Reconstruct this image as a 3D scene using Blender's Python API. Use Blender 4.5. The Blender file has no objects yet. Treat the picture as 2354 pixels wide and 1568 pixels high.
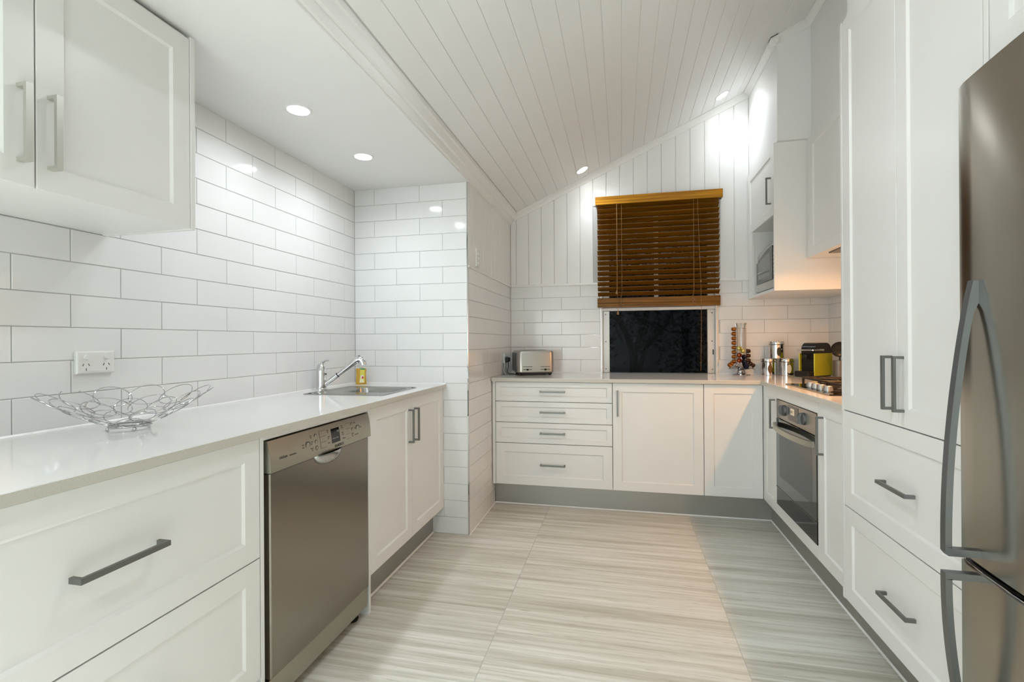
import bpy, bmesh, math, random
from mathutils import Vector, Matrix
random.seed(7)
R = math.radians
C = bpy.context.scene.collection
SC = bpy.context.scene

# ---------------------------------------------------------------- camera
F_PX, YAW, PITCH, ROLL, CAMZ = 1119.06, .2207, .0007, -.0063, 1.1724
def make_camera():
    cd = bpy.data.cameras.new('camera'); co = bpy.data.objects.new('camera', cd); C.objects.link(co)
    cd.sensor_width = 36; cd.sensor_fit = 'HORIZONTAL'; cd.lens = F_PX / 2354 * 36; cd.clip_start = .02
    f = Vector((-math.sin(YAW)*math.cos(PITCH), math.cos(YAW)*math.cos(PITCH), math.sin(PITCH)))
    r0 = Vector((math.cos(YAW), math.sin(YAW), 0)); u0 = r0.cross(f)
    r = r0*math.cos(ROLL) + u0*math.sin(ROLL); u = u0*math.cos(ROLL) - r0*math.sin(ROLL)
    m = Matrix((r, u, -f)).transposed().to_4x4(); m.translation = (0, 0, CAMZ)
    co.matrix_world = m; SC.camera = co
make_camera()
# ---------------------------------------------------------------- world, exposure, lamp settings
w = bpy.data.worlds.new('night_sky'); SC.world = w; w.use_nodes = True
w.node_tree.nodes['Background'].inputs[0].default_value = (.030, .040, .052, 1)
w.node_tree.nodes['Background'].inputs[1].default_value = 1.0
vs = SC.view_settings
vs.view_transform = 'Standard'; vs.look = 'None'; vs.gamma = 1; vs.use_curve_mapping = False
vs.exposure = 0.61
LOW_W, SLOPE_W, HOOD_W, REAR_W, MID_W = 1.3, .85, 3.4, 39.0, 5.0
LOW_BEAM, SLOPE_BEAM, REAR_BEAM = 152, 116, 92
COOL = (.89, .965, 1.03)
REAR_C = (.885, .97, 1.03)
WARM = (1.0, .47, .16)

# ---------------------------------------------------------------- materials
MATS = {}
def mat(name, col, rough=.5, metal=0, var=0, vscale=(6, 6, 6), bump=0, bscale=(60, 60, 60), spec=.5, coat=0, emit=0, trans=0, ior=1.45, alpha=1, aniso=0, arot=0):
    m = bpy.data.materials.new(name); m.use_nodes = True; MATS[name] = m
    nt = m.node_tree; b = nt.nodes['Principled BSDF']
    b.inputs['Base Color'].default_value = (*col, 1); b.inputs['Roughness'].default_value = rough
    b.inputs['Metallic'].default_value = metal; b.inputs['Specular IOR Level'].default_value = spec
    b.inputs['IOR'].default_value = ior
    if coat: b.inputs['Coat Weight'].default_value = coat; b.inputs['Coat Roughness'].default_value = .08
    if trans: b.inputs['Transmission Weight'].default_value = trans
    if alpha < 1: b.inputs['Alpha'].default_value = alpha
    if emit: b.inputs['Emission Color'].default_value = (*col, 1); b.inputs['Emission Strength'].default_value = emit
    if aniso: b.inputs['Anisotropic'].default_value = aniso
    if arot: b.inputs['Anisotropic Rotation'].default_value = arot
    def noise(scale, detail=4):
        tcn = nt.nodes.new('ShaderNodeTexCoord'); mpn = nt.nodes.new('ShaderNodeMapping'); n = nt.nodes.new('ShaderNodeTexNoise')
        mpn.inputs['Scale'].default_value = scale; n.inputs['Scale'].default_value = 1; n.inputs['Detail'].default_value = detail
        nt.links.new(tcn.outputs['Object'], mpn.inputs['Vector']); nt.links.new(mpn.outputs['Vector'], n.inputs['Vector'])
        return n
    if var:
        n = noise(vscale); mx = nt.nodes.new('ShaderNodeMixRGB'); mx.blend_type = 'MIX'
        mx.inputs[1].default_value = (*[c*(1-var) for c in col], 1); mx.inputs[2].default_value = (*[min(1, c*(1+var)) for c in col], 1)
        nt.links.new(n.outputs['Fac'], mx.inputs[0]); nt.links.new(mx.outputs[0], b.inputs['Base Color'])
    if bump:
        n = noise(bscale, 2); bp = nt.nodes.new('ShaderNodeBump'); bp.inputs['Strength'].default_value = bump; bp.inputs['Distance'].default_value = .002
        nt.links.new(n.outputs['Fac'], bp.inputs['Height']); nt.links.new(bp.outputs['Normal'], b.inputs['Normal'])
    return m
mat('cabinet_white', (.80, .80, .775), .30, var=.012, vscale=(3, 3, 3))
mat('board_white', (.81, .81, .795), .38, var=.012, vscale=(2, 2, 2))
mat('ceiling_board_white', (.80, .80, .785), .42, var=.012, vscale=(2, 2, 2))
mat('plaster_white', (.81, .815, .80), .55, var=.01)
mat('tile_white', (.80, .805, .80), .09, var=.01, vscale=(5, 5, 5), bump=.10, bscale=(9, 9, 9), spec=.5)
mat('grout', (.52, .52, .50), .85, var=.05, vscale=(40, 40, 40))
mat('trim_white', (.82, .82, .80), .3)
mat('stone', (.74, .735, .71), .10, var=.05, vscale=(160, 160, 160))
mat('stone_edge', (.57, .545, .48), .3, var=.12, vscale=(330, 330, 330))
mat('steel', (.37, .352, .305), .22, 1, var=.04, vscale=(2, 60, 2), aniso=.85, arot=.25)
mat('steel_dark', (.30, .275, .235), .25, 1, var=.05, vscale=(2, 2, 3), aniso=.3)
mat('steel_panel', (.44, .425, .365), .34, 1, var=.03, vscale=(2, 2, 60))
mat('sink_steel', (.40, .40, .385), .22, 1, var=.03, vscale=(60, 3, 3))
mat('handle_metal', (.20, .204, .197), .42, .8, var=.05, vscale=(30, 30, 30))
mat('handle_bright', (.62, .62, .56), .33, .85)
mat('fridge_handle', (.17, .182, .19), .33, .9)
mat('chrome', (.70, .70, .71), .05, 1)
mat('chrome_wire', (.52, .52, .53), .12, 1)
mat('kick_metal', (.38, .375, .35), .38, .75, var=.04, vscale=(3, 3, 60))
mat('black_plastic', (.012, .012, .012), .28)
mat('black_soft', (.02, .02, .02), .55)
mat('black_glass', (.006, .006, .006), .04, spec=.7)
mat('oven_glass', (.018, .018, .016), .05, spec=.9, coat=.5)
mat('white_plastic', (.78, .78, .755), .3)
mat('slot_dark', (.03, .03, .03), .6)
mat('print_dark', (.05, .05, .045), .5)
mat('lens', (.97, .99, 1.0), .4, emit=30)
mat('hood_lens', (1, .62, .28), .4, emit=14)
mat('lens_rim', (.82, .82, .82), .25)
mat('glass', (1, 1, 1), 0, trans=1, ior=1.12)
mat('iron', (.035, .028, .022), .5, .3)
mat('aluminium', (.66, .665, .65), .4, .25)
mat('screw', (.06, .06, .06), .5, .5)
mat('leaf', (.007, .020, .010), .6, var=.5, vscale=(2, 2, 2))
mat('bark', (.012, .012, .011), .8, var=.4, vscale=(10, 10, 4))
mat('fence_paint', (.10, .115, .13), .8, var=.1)
mat('earth', (.03, .035, .02), .9, var=.3)
mat('cord', (.30, .16, .06), .7)
mat('amber_liquid', (.62, .36, .03), .12, spec=.6, coat=.4)
mat('clear_plastic', (.85, .87, .84), .12, trans=.75, ior=1.3)
mat('label_yellow', (.72, .66, .10), .4)
mat('label_cream', (.80, .78, .50), .4)
mat('label_green', (.03, .28, .12), .4)
mat('label_red', (.55, .05, .03), .4)
mat('label_white', (.85, .82, .80), .4)
mat('lime', (.40, .40, .015), .35)
mat('lime_edge', (.60, .66, .10), .35)
mat('capsule_orange', (.24, .072, .005), .3, .6)
mat('capsule_yellow', (.50, .46, .14), .3, .6)
mat('capsule_navy', (.012, .014, .035), .3, .6)
mat('capsule_brown', (.045, .02, .012), .32, .6)
mat('capsule_red', (.26, .05, .012), .3, .7)
mat('coffee_brown', (.16, .075, .025), .6, var=.3, vscale=(200, 200, 200))
mat('sugar_white', (.70, .66, .58), .6, var=.1, vscale=(200, 200, 200))
mat('tea_dark', (.05, .045, .03), .6, var=.4, vscale=(200, 200, 200))
mat('toaster_steel', (.47, .445, .41), .28, .9, var=.02, vscale=(3, 3, 60))
mat('toaster_grey', (.17, .175, .17), .4, .6)
mat('micro_silver', (.58, .58, .55), .32, .75)
mat('micro_glass', (.03, .03, .028), .09, spec=.8)
mat('micro_window', (.16, .165, .155), .14, spec=.7)
mat('burner_cap', (.02, .018, .016), .45)
mat('knob_silver', (.50, .49, .47), .32, .8)
mat('holder_grey', (.20, .195, .19), .38, .6)
mat('display', (.005, .005, .005), .08, spec=.7)
mat('clock_lit', (.62, .50, .36), .5, emit=.25)
mat('digit', (.35, .38, .38), .5)

def wood_material(name, c0, c1):
    m = bpy.data.materials.new(name); m.use_nodes = True; MATS[name] = m
    nt = m.node_tree; b = nt.nodes['Principled BSDF']
    tc = nt.nodes.new('ShaderNodeTexCoord'); mp = nt.nodes.new('ShaderNodeMapping'); n = nt.nodes.new('ShaderNodeTexNoise')
    oi = nt.nodes.new('ShaderNodeObjectInfo'); ad = nt.nodes.new('ShaderNodeVectorMath'); ad.operation = 'ADD'
    mul = nt.nodes.new('ShaderNodeMath'); mul.operation = 'MULTIPLY'; mul.inputs[1].default_value = 37
    nt.links.new(oi.outputs['Random'], mul.inputs[0])
    mp.inputs['Scale'].default_value = (2.2, 90, 90); n.inputs['Scale'].default_value = 1; n.inputs['Detail'].default_value = 5
    nt.links.new(tc.outputs['Object'], mp.inputs['Vector']); nt.links.new(mp.outputs[0], ad.inputs[0]); nt.links.new(mul.outputs[0], ad.inputs[1])
    nt.links.new(ad.outputs[0], n.inputs['Vector'])
    cr = nt.nodes.new('ShaderNodeValToRGB'); e = cr.color_ramp.elements
    e[0].position = .3; e[0].color = (*c0, 1); e[1].position = .72; e[1].color = (*c1, 1)
    nt.links.new(n.outputs['Fac'], cr.inputs[0]); nt.links.new(cr.outputs[0], b.inputs['Base Color'])
    b.inputs['Roughness'].default_value = .42; b.inputs['Specular IOR Level'].default_value = .3; b.inputs['Coat Weight'].default_value = .12; b.inputs['Coat Roughness'].default_value = .25
wood_material('blind_wood', (.085, .031, .0008), (.27, .105, .003))
wood_material('blind_wood_lit', (.22, .085, .002), (.60, .27, .010))  # same timber as the slats, lamplight painted in as a lighter colour

def travertine_material():
    m = bpy.data.materials.new('travertine'); m.use_nodes = True; MATS['travertine'] = m
    nt = m.node_tree; L = nt.links.new; b = nt.nodes['Principled BSDF']
    tc = nt.nodes.new('ShaderNodeTexCoord'); oi = nt.nodes.new('ShaderNodeObjectInfo')
    mul = nt.nodes.new('ShaderNodeMath'); mul.operation = 'MULTIPLY'; mul.inputs[1].default_value = 61
    L(oi.outputs['Random'], mul.inputs[0])
    def layer(scale, detail, rough, p0, c0, p1, c1):
        mp = nt.nodes.new('ShaderNodeMapping'); mp.inputs['Scale'].default_value = scale
        ad = nt.nodes.new('ShaderNodeVectorMath'); ad.operation = 'ADD'; n = nt.nodes.new('ShaderNodeTexNoise')
        n.inputs['Scale'].default_value = 1; n.inputs['Detail'].default_value = detail; n.inputs['Roughness'].default_value = rough
        n.inputs['Distortion'].default_value = .15
        L(tc.outputs['Object'], mp.inputs['Vector']); L(mp.outputs[0], ad.inputs[0]); L(mul.outputs[0], ad.inputs[1]); L(ad.outputs[0], n.inputs['Vector'])
        cr = nt.nodes.new('ShaderNodeValToRGB'); e = cr.color_ramp.elements
        e[0].position = p0; e[0].color = (*c0, 1); e[1].position = p1; e[1].color = (*c1, 1)
        L(n.outputs['Fac'], cr.inputs[0]); return cr
    def mult(a, bb, f):
        mx = nt.nodes.new('ShaderNodeMixRGB'); mx.blend_type = 'MULTIPLY'; mx.inputs[0].default_value = f
        L(a.outputs[0], mx.inputs[1]); L(bb.outputs[0], mx.inputs[2]); return mx
    A = layer((.7, 17, 1), 6, .62, .32, (.52, .495, .42), .62, (.75, .74, .68))
    B = layer((1.5, 58, 1), 6, .7, .36, (.70, .675, .60), .56, (1, 1, 1))
    D = layer((9, 170, 1), 3, .6, .28, (.46, .42, .33), .36, (1, 1, 1))
    o = mult(mult(A, B, .8), D, .75)
    L(o.outputs[0], b.inputs['Base Color']); b.inputs['Roughness'].default_value = .36; b.inputs['Specular IOR Level'].default_value = .4
travertine_material()

# ---------------------------------------------------------------- geometry helpers
WL = {}
class MB:
    def __init__(s): s.v = []; s.f = []; s.m = []; s.mi = 0
    def add(s, vs, fs):
        o = len(s.v); s.v += [tuple(p) for p in vs]; s.f += [tuple(i+o for i in f) for f in fs]; s.m += [s.mi]*len(fs); return s
    def box(s, x0, x1, y0, y1, z0, z1, b=0):
        lo = (min(x0, x1), min(y0, y1), min(z0, z1)); hi = (max(x0, x1), max(y0, y1), max(z0, z1))
        if not b:
            v = [(hi[0] if i & 1 else lo[0], hi[1] if i & 2 else lo[1], hi[2] if i & 4 else lo[2]) for i in range(8)]
            return s.add(v, [(0, 2, 3, 1), (4, 5, 7, 6), (0, 1, 5, 4), (2, 6, 7, 3), (0, 4, 6, 2), (1, 3, 7, 5)])
        b = min(b, *[(hi[i]-lo[i])*.49 for i in range(3)])
        v = []; ix = {}
        for i in range(8):
            for a in range(3):
                p = []
                for k in range(3):
                    hi_side = (i >> k) & 1; c = hi[k] if hi_side else lo[k]
                    if k != a: c += -b if hi_side else b
                    p.append(c)
                ix[i, a] = len(v); v.append(p)
        fs = []
        for a in range(3):
            o = [k for k in range(3) if k != a]
            for sd in (0, 1):
                base = sd << a; c = [base, base | 1 << o[0], base | 1 << o[0] | 1 << o[1], base | 1 << o[1]]
                fs.append([ix[i, a] for i in c])
            for i in range(8):
                if not (i >> a) & 1:
                    pass
        for a in range(3):
            o = [k for k in range(3) if k != a]
            for s0 in (0, 1):
                for s1 in (0, 1):
                    c0 = (s0 << o[0]) | (s1 << o[1]); c1 = c0 | (1 << a)
                    fs.append([ix[c0, o[0]], ix[c1, o[0]], ix[c1, o[1]], ix[c0, o[1]]])
        for i in range(8): fs.append([ix[i, 0], ix[i, 1], ix[i, 2]])
        return s.add(v, fs)
    def lathe(s, prof, c=(0, 0, 0), n=20, axis='z', sy=1, caps=True):
        v = []; fs = []; rings = []
        for r, h in prof:
            if r < 1e-6: rings.append([len(v)]); v.append((0, 0, h))
            else:
                rings.append(list(range(len(v), len(v)+n)))
                v += [(r*math.cos(2*math.pi*k/n), sy*r*math.sin(2*math.pi*k/n), h) for k in range(n)]
        for a, b in zip(rings, rings[1:]):
            for k in range(n):
                q = [a[k % len(a)], a[(k+1) % len(a)], b[(k+1) % len(b)], b[k % len(b)]]
                q = list(dict.fromkeys(q))
                if len(q) > 2: fs.append(q)
        for r in (rings[0], rings[-1]):
            if len(r) > 1 and caps: fs.append(r)
        def mp(p):
            x, y, z = p
            if axis == 'x': x, y, z = z, x, y
            elif axis == '-x': x, y, z = -z, x, y
            elif axis == 'y': x, y, z = x, z, y
            elif axis == '-y': x, y, z = x, -z, y
            elif axis == '-z': z = -z
            return (x+c[0], y+c[1], z+c[2])
        return s.add([mp(p) for p in v], fs)
    def tube(s, pts, r, n=8, closed=False, flat=1):
        P = [Vector(p) for p in pts]; N = len(P); v = []; fs = []; up = None
        rs = r if isinstance(r, (list, tuple)) else [r]*N
        for i in range(N):
            a = P[i-1] if (i or closed) else P[i]; b = P[(i+1) % N] if (i < N-1 or closed) else P[i]
            t = (b-a).normalized()
            if up is None:
                up = Vector((0, 0, 1)) if abs(t.z) < .9 else Vector((1, 0, 0))
            sd = t.cross(up).normalized(); up = sd.cross(t).normalized()
            for k in range(n):
                q = 2*math.pi*k/n; v.append(P[i] + sd*math.cos(q)*rs[i] + up*math.sin(q)*rs[i]*flat)
        for i in range(N if closed else N-1):
            j = (i+1) % N
            for k in range(n): fs.append((i*n+k, i*n+(k+1) % n, j*n+(k+1) % n, j*n+k))
        if not closed: fs += [tuple(range(n)), tuple(range((N-1)*n, N*n))]
        return s.add(v, fs)
    def prism(s, poly, fn, d0, d1):
        n = len(poly); v = [fn(a, b, d0) for a, b in poly] + [fn(a, b, d1) for a, b in poly]
        fs = [tuple(range(n)), tuple(range(n, 2*n))] + [(i, (i+1) % n, n+(i+1) % n, n+i) for i in range(n)]
        return s.add(v, fs)
    def rings(s, fn, u0, u1, v0, v1, rg, close=True):
        vs = []; fs = []
        for ins, d in rg:
            vs += [fn(u0+ins, v0+ins, d), fn(u1-ins, v0+ins, d), fn(u1-ins, v1-ins, d), fn(u0+ins, v1-ins, d)]
        for i in range(len(rg)-1):
            for k in range(4): fs.append((i*4+k, i*4+(k+1) % 4, i*4+4+(k+1) % 4, i*4+4+k))
        fs.append((0, 1, 2, 3)); k = (len(rg)-1)*4
        if close: fs.append((k, k+1, k+2, k+3))
        return s.add(vs, fs)
    def mesh(s, name, mats, smooth=True, org=(0, 0, 0)):
        me = bpy.data.meshes.new(name)
        me.from_pydata([(p[0]-org[0], p[1]-org[1], p[2]-org[2]) for p in s.v], [], s.f)
        for m in (mats if isinstance(mats, (list, tuple)) else [mats]): me.materials.append(MATS[m])
        for p, i in zip(me.polygons, s.m): p.material_index = i
        bm = bmesh.new(); bm.from_mesh(me); bmesh.ops.remove_doubles(bm, verts=bm.verts, dist=1e-6) if len(s.v) < 60000 else None
        bmesh.ops.recalc_face_normals(bm, faces=bm.faces); bm.to_mesh(me); bm.free()
        if smooth:
            me.polygons.foreach_set('use_smooth', [True]*len(me.polygons)); me.set_sharp_from_angle(angle=R(32))
        return me
    def build(s, name, mats, parent=None, smooth=True, local=False):
        lo = [min(p[i] for p in s.v) for i in range(3)]; hi = [max(p[i] for p in s.v) for i in range(3)]
        org = [(lo[i]+hi[i])/2 for i in range(3)]
        o = bpy.data.objects.new(name, s.mesh(name, mats, smooth, org)); C.objects.link(o)
        pw = WL.get(parent, Vector((0, 0, 0))) if parent and not local else Vector((0, 0, 0))
        if local and parent: pw = LO.get(parent, Vector((0, 0, 0)))
        o.location = Vector(org) - pw
        if parent: o.parent = parent
        WL[o] = Vector(org); LO[o] = Vector(org)
        return o
LO = {}
def thing(name, label, cat, loc, group=None, rot=None):
    o = bpy.data.objects.new(name, None); C.objects.link(o); o.location = loc; o.empty_display_size = .05
    if rot: o.rotation_euler = rot
    WL[o] = Vector(loc); LO[o] = Vector((0, 0, 0)); tag(o, label, cat, group); return o
def tag(o, label, cat, group=None):
    o['label'] = label; o['category'] = cat
    if group: o['group'] = group
    return o
def struct(o): o['kind'] = 'structure'; return o
def stuff(o): o['kind'] = 'stuff'; return o
def FX(n, s): return lambda u, v, d: (n+s*d, u, v)      # faces +x (s=1) or -x (s=-1); u=y v=z
def FY(n): return lambda u, v, d: (u, n-d, v)           # faces the camera side (-y); u=x v=z
def copy_thing(o, loc):
    c = o.copy(); C.objects.link(c); c.location = loc
    for ch in o.children:
        k = ch.copy(); C.objects.link(k); k.parent = c
        for g in ch.children:
            q = g.copy(); C.objects.link(q); q.parent = k
    return c
def text_part(s, fn, size, parent, name='lettering', m='print_dark', bold=False, d=.0006, align='LEFT'):
    cu = bpy.data.curves.new('t', 'FONT'); cu.body = s; cu.size = size; cu.align_x = align; cu.extrude = .0002
    if bold: cu.offset = size*.02
    ob = bpy.data.objects.new('t', cu); C.objects.link(ob); bpy.context.view_layer.update()
    me = bpy.data.meshes.new_from_object(ob.evaluated_get(bpy.context.evaluated_depsgraph_get()))
    b = MB(); b.v = [fn(v.co.x, v.co.y, d+v.co.z) for v in me.vertices]; b.f = [tuple(p.vertices) for p in me.polygons]; b.m = [0]*len(b.f)
    bpy.data.objects.remove(ob); bpy.data.curves.remove(cu); bpy.data.meshes.remove(me)
    return b.build(name, m, parent, smooth=False)

# ---------------------------------------------------------------- key dimensions (metres)
XL, YC, XC, YB, XR, ZC = -1.663, 2.82, -.904, 3.99, 1.485, 2.1407
YREAR = -2.2
WX0, WX1, WZ0, WZ1 = -.156, .721, .890, 2.262
def zs(x): return 2.21 + .451*(x+.904)
ROW, PIT = .102, .306

# ---------------------------------------------------------------- room shell
def tiles(wall, fn, key, u0, u1, r0, r1, odd, even, holes=(), ztop=None, PIT=.306):
    cache = {}
    g = .00125
    for row in range(r0, r1):
        z0 = row*ROW; z1 = z0+ROW
        if ztop and z1 > ztop: z1 = ztop
        off = odd if row % 2 else even
        k = math.floor((u0-off)/PIT); cuts = []
        while off+k*PIT < u1:
            a = max(u0, off+k*PIT); b = min(u1, off+(k+1)*PIT)
            segs = [(a, b)]
            for h0, h1, hz0, hz1 in holes:
                if hz0 < z1-.01 and hz1 > z0+.01:
                    ns = []
                    for p, q in segs:
                        if q <= h0 or p >= h1: ns.append((p, q))
                        else:
                            if p < h0: ns.append((p, h0))
                            if q > h1: ns.append((h1, q))
                    segs = ns
            cuts += [s for s in segs if s[1]-s[0] > .012]; k += 1
        for a, b in cuts:
            wd = round(b-a-2*g, 4); ht = round(z1-z0-2*g, 4)
            if (wd, ht) not in cache:
                m = MB(); m.rings(lambda u, v, d: Vector(fn(u, v, d))-Vector(fn(0, 0, 0)), -wd/2, wd/2, -ht/2, ht/2, [(0, -.003), (0, .0012), (.0014, .0024)])
                cache[wd, ht] = m.mesh('tile', 'tile_white', False)
            o = bpy.data.objects.new('tile', cache[wd, ht]); C.objects.link(o); o.parent = wall
            j = random.uniform(-.0002, .0002)
            o.location = Vector(fn((a+b)/2, (z0+z1)/2, j)) - WL[wall]

wl = struct(MB().box(XL-.10, XL, YREAR, YC+.05, 0, 2.35).build('wall_left', 'grout'))
tiles(wl, FX(XL, 1), 'L', .33, YC, 9, 21, 1.02, 1.171)
nib = struct(MB().prism([(XL, 0), (XC-.003, 0), (XC-.003, zs(XC)+.02), (XL, zs(XC)+.02)], lambda a, b, d: (a, d, b), YC, YB).build('wall_nib', 'grout'))
tiles(nib, FY(YC), 'C', XL+.003, XC-.003, 0, 21, -1.371, -1.521)
tiles(nib, FX(XC-.003, 1), 'S', YC, YB, 0, 16, 3.134, 2.977, PIT=.312)
RAIL = 16*ROW
# back wall with the window opening
b = MB()
b.box(XL, WX0, YB, YB+.13, 0, 3.5); b.box(WX1, XR+.1, YB, YB+.13, 0, 3.5); b.box(WX0, WX1, YB, YB+.13, WZ1, 3.5); b.box(WX0, WX1, YB, YB+.13, 0, WZ0)
wb = struct(b.build('wall_back', 'grout', smooth=False))
tiles(wb, FY(YB), 'B', XC, WX0-.006, 8, 16, -.637, -.79, PIT=.3135)
tiles(wb, FY(YB), 'B', WX1+.006, XR, 8, 16, .898, 1.0515, PIT=.3128)
wr = struct(MB().box(XR, XR+.1, YREAR, YB+.13, 0, 3.5).build('wall_right', 'grout'))
tiles(wr, FX(XR, -1), 'R', 2.17, YB, 8, 17, 3.132, 2.977)
struct(MB().box(XL-.1, XR+.1, YREAR-.1, YREAR, 0, 3.5).build('wall_rear', 'plaster_white'))
# bulkheads above the cupboards on the right
def bulk(x, y0, y1, z, z1=3.5):
    p = [(x, z), (XR, z), (XR, zs(XR)+.02), (x, zs(x)+.02)]
    return struct(MB().prism(p, lambda a, b, d: (a, d, b), y0, y1).build('wall_bulkhead', 'plaster_white', smooth=False))
bulk(.952, 3.306, YB, 2.405); bulk(1.142, 2.142, 3.306, 2.408); bulk(.869, YREAR, 2.142, 2.412)

# painted vertical boards
def boards(wall, fn, edges, z0, topf, m='board_white', holes=None):
    for a, b in zip(edges, edges[1:]):
        zb = z0
        if holes and b > holes[0]+.004 and a < holes[1]-.004: zb = holes[2]
        a2, b2, g = a+.0006, b-.0006, .0045
        mb = MB(); ta, tb = topf(a), topf(b)
        back = [fn(a2, zb, -.003), fn(b2, zb, -.003), fn(b2, tb, -.003), fn(a2, ta, -.003)]
        mid = [fn(a2, zb, .001), fn(b2, zb, .001), fn(b2, tb, .001), fn(a2, ta, .001)]
        fr = [fn(a2+g, zb, .0055), fn(b2-g, zb, .0055), fn(b2-g, tb, .0055), fn(a2+g, ta, .0055)]
        fs = [(0, 1, 2, 3), (8, 9, 10, 11)] + [(i, (i+1) % 4, 4+(i+1) % 4, 4+i) for i in range(4)] + [(4+i, 4+(i+1) % 4, 8+(i+1) % 4, 8+i) for i in range(4)]
        mb.add(back+mid+fr, fs); mb.build('board', m, wall, smooth=False)
e = [XC] + [x for x in [-.854+.1063*k for k in range(0, 18)] if XC < x < .952]
e += [.952]
boards(wb, FY(YB-.001), e, RAIL+.004, lambda x: zs(x), holes=(WX0, WX1, WZ1))
e = [YC+.002] + [2.841+.1045*k for k in range(1, 12) if 2.841+.1045*k < YB-.02] + [YB-.006]
boards(nib, FX(XC-.003, 1), e, RAIL+.004, lambda y: zs(XC))

# mouldings
def rail_profile(fn_line, name):
    b = MB(); prof = [(0, -.010), (.008, -.009), (.011, -.004), (.011, .004), (.008, .009), (0, .010)]
    b.prism(prof, fn_line[0], fn_line[1], fn_line[2]); return struct(b.build(name, 'trim_white'))
rail_profile((lambda o, z, d: (d, YB-.003-o, RAIL+z), XC+.012, WX0), 'trim_1')
rail_profile((lambda o, z, d: (d, YB-.003-o, RAIL+z), WX1, .94), 'trim_2')
rail_profile((lambda o, z, d: (XC-.001+o*.8, d, RAIL+z*.8), YC+.004, YB-.003), 'trim_3')
# tile edge strips
struct(MB().box(XC-.0075, XC+.0012, YC-.0032, YC+.006, 0, ZC, .001).build('trim_4', 'chrome'))
struct(MB().box(WX0-.006, WX0, YB-.005, YB+.02, .914, RAIL, .001).build('trim_5', 'chrome'))
struct(MB().box(WX1, WX1+.006, YB-.005, YB+.02, .914, RAIL, .001).build('trim_6', 'chrome'))
COVE = [(0, .046), (.005, .045), (.008, .036), (.016, .024), (.028, .014), (.040, .008), (.046, .006), (.046, -.01), (0, -.01)]
def cornice_slope(y, x0, x1, name):   # along a wall facing the camera, following the slope
    b = MB(); v = []; n = len(COVE)
    for x in (x0, x1):
        for o, d in COVE: v.append((x, y-o, zs(x)-d))
    b.add(v, [tuple(range(n)), tuple(range(n, 2*n))]+[(i, (i+1) % n, n+(i+1) % n, n+i) for i in range(n)])
    return struct(b.build(name, 'trim_white'))
def cornice_level(x, y0, y1, s, name):   # along a wall facing -x, level
    b = MB(); b.prism(COVE, lambda o, d, t: (x-o, t, zs(x-o)-d), y0, y1); return struct(b.build(name, 'trim_white'))
cornice_slope(YB-.006, XC+.0, .952, 'trim_7')
cornice_level(.952, 3.26, YB-.006, -1, 'trim_8')
cornice_slope(3.306, .906, 1.142, 'trim_9')
cornice_level(1.142, 2.10, 3.306, -1, 'trim_10')
# stepped moulding where the low ceiling meets the boarded slope
b = MB(); P = [(-.912, 2.141), (-.897, 2.141), (-.896, 2.150), (-.886, 2.153), (-.876, 2.170), (-.874, 2.180), (-.862, 2.184), (-.853, 2.203), (-.851, 2.214), (-.842, 2.220), (-.840, 2.245), (-.912, 2.245)]
b.prism(P, lambda a, z, d: (a, d, z), YREAR, YB-.01); struct(b.build('trim_11', 'trim_white'))

# ceilings
lowc = struct(MB().box(XL-.1, XC+.004, YREAR, YC+.0, ZC, ZC+.10).build('ceiling_low', 'plaster_white'))
b = MB(); b.prism([(XC-.01, zs(XC-.01)+.003), (XR+.1, zs(XR+.1)+.003), (XR+.1, zs(XR+.1)+.08), (XC-.01, zs(XC-.01)+.08)], lambda a, z, d: (a, d, z), YREAR, YB+.13)
ceil = struct(b.build('ceiling', 'grout', smooth=False))
SL = math.atan(.451); ca, sa = math.cos(SL), math.sin(SL)
bw = .0846/ca
def board_mesh():
    g = .0022; h = bw/2-.0004; y0, y1 = YREAR, YB
    fn = lambda u, v, d: (u*ca+d*sa, v-(y0+y1)/2, u*sa-d*ca)   # d positive = downwards out of the ceiling
    mb = MB(); mb.add([fn(u, v, d) for u, d in ((-h, -.003), (-h, .0), (-h+g, .0022), (h-g, .0022), (h, 0), (h, -.003)) for v in (y0, y1)],
        [(0, 1, 3, 2), (2, 3, 5, 4), (4, 5, 7, 6), (6, 7, 9, 8), (8, 9, 11, 10), (0, 2, 4, 6, 8, 10), (1, 3, 5, 7, 9, 11), (0, 1, 11, 10)])
    return mb.mesh('board', 'ceiling_board_white', False)
bmesh_ = board_mesh()
k = -3
while True:
    x = -.582+.0846*(k+.5)
    if x > XR+.02: break
    o = bpy.data.objects.new('board', bmesh_); C.objects.link(o); o.parent = ceil
    o.location = Vector((x, (YREAR+YB)/2, zs(x)+.0024)) - WL[ceil]; k += 1

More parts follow.
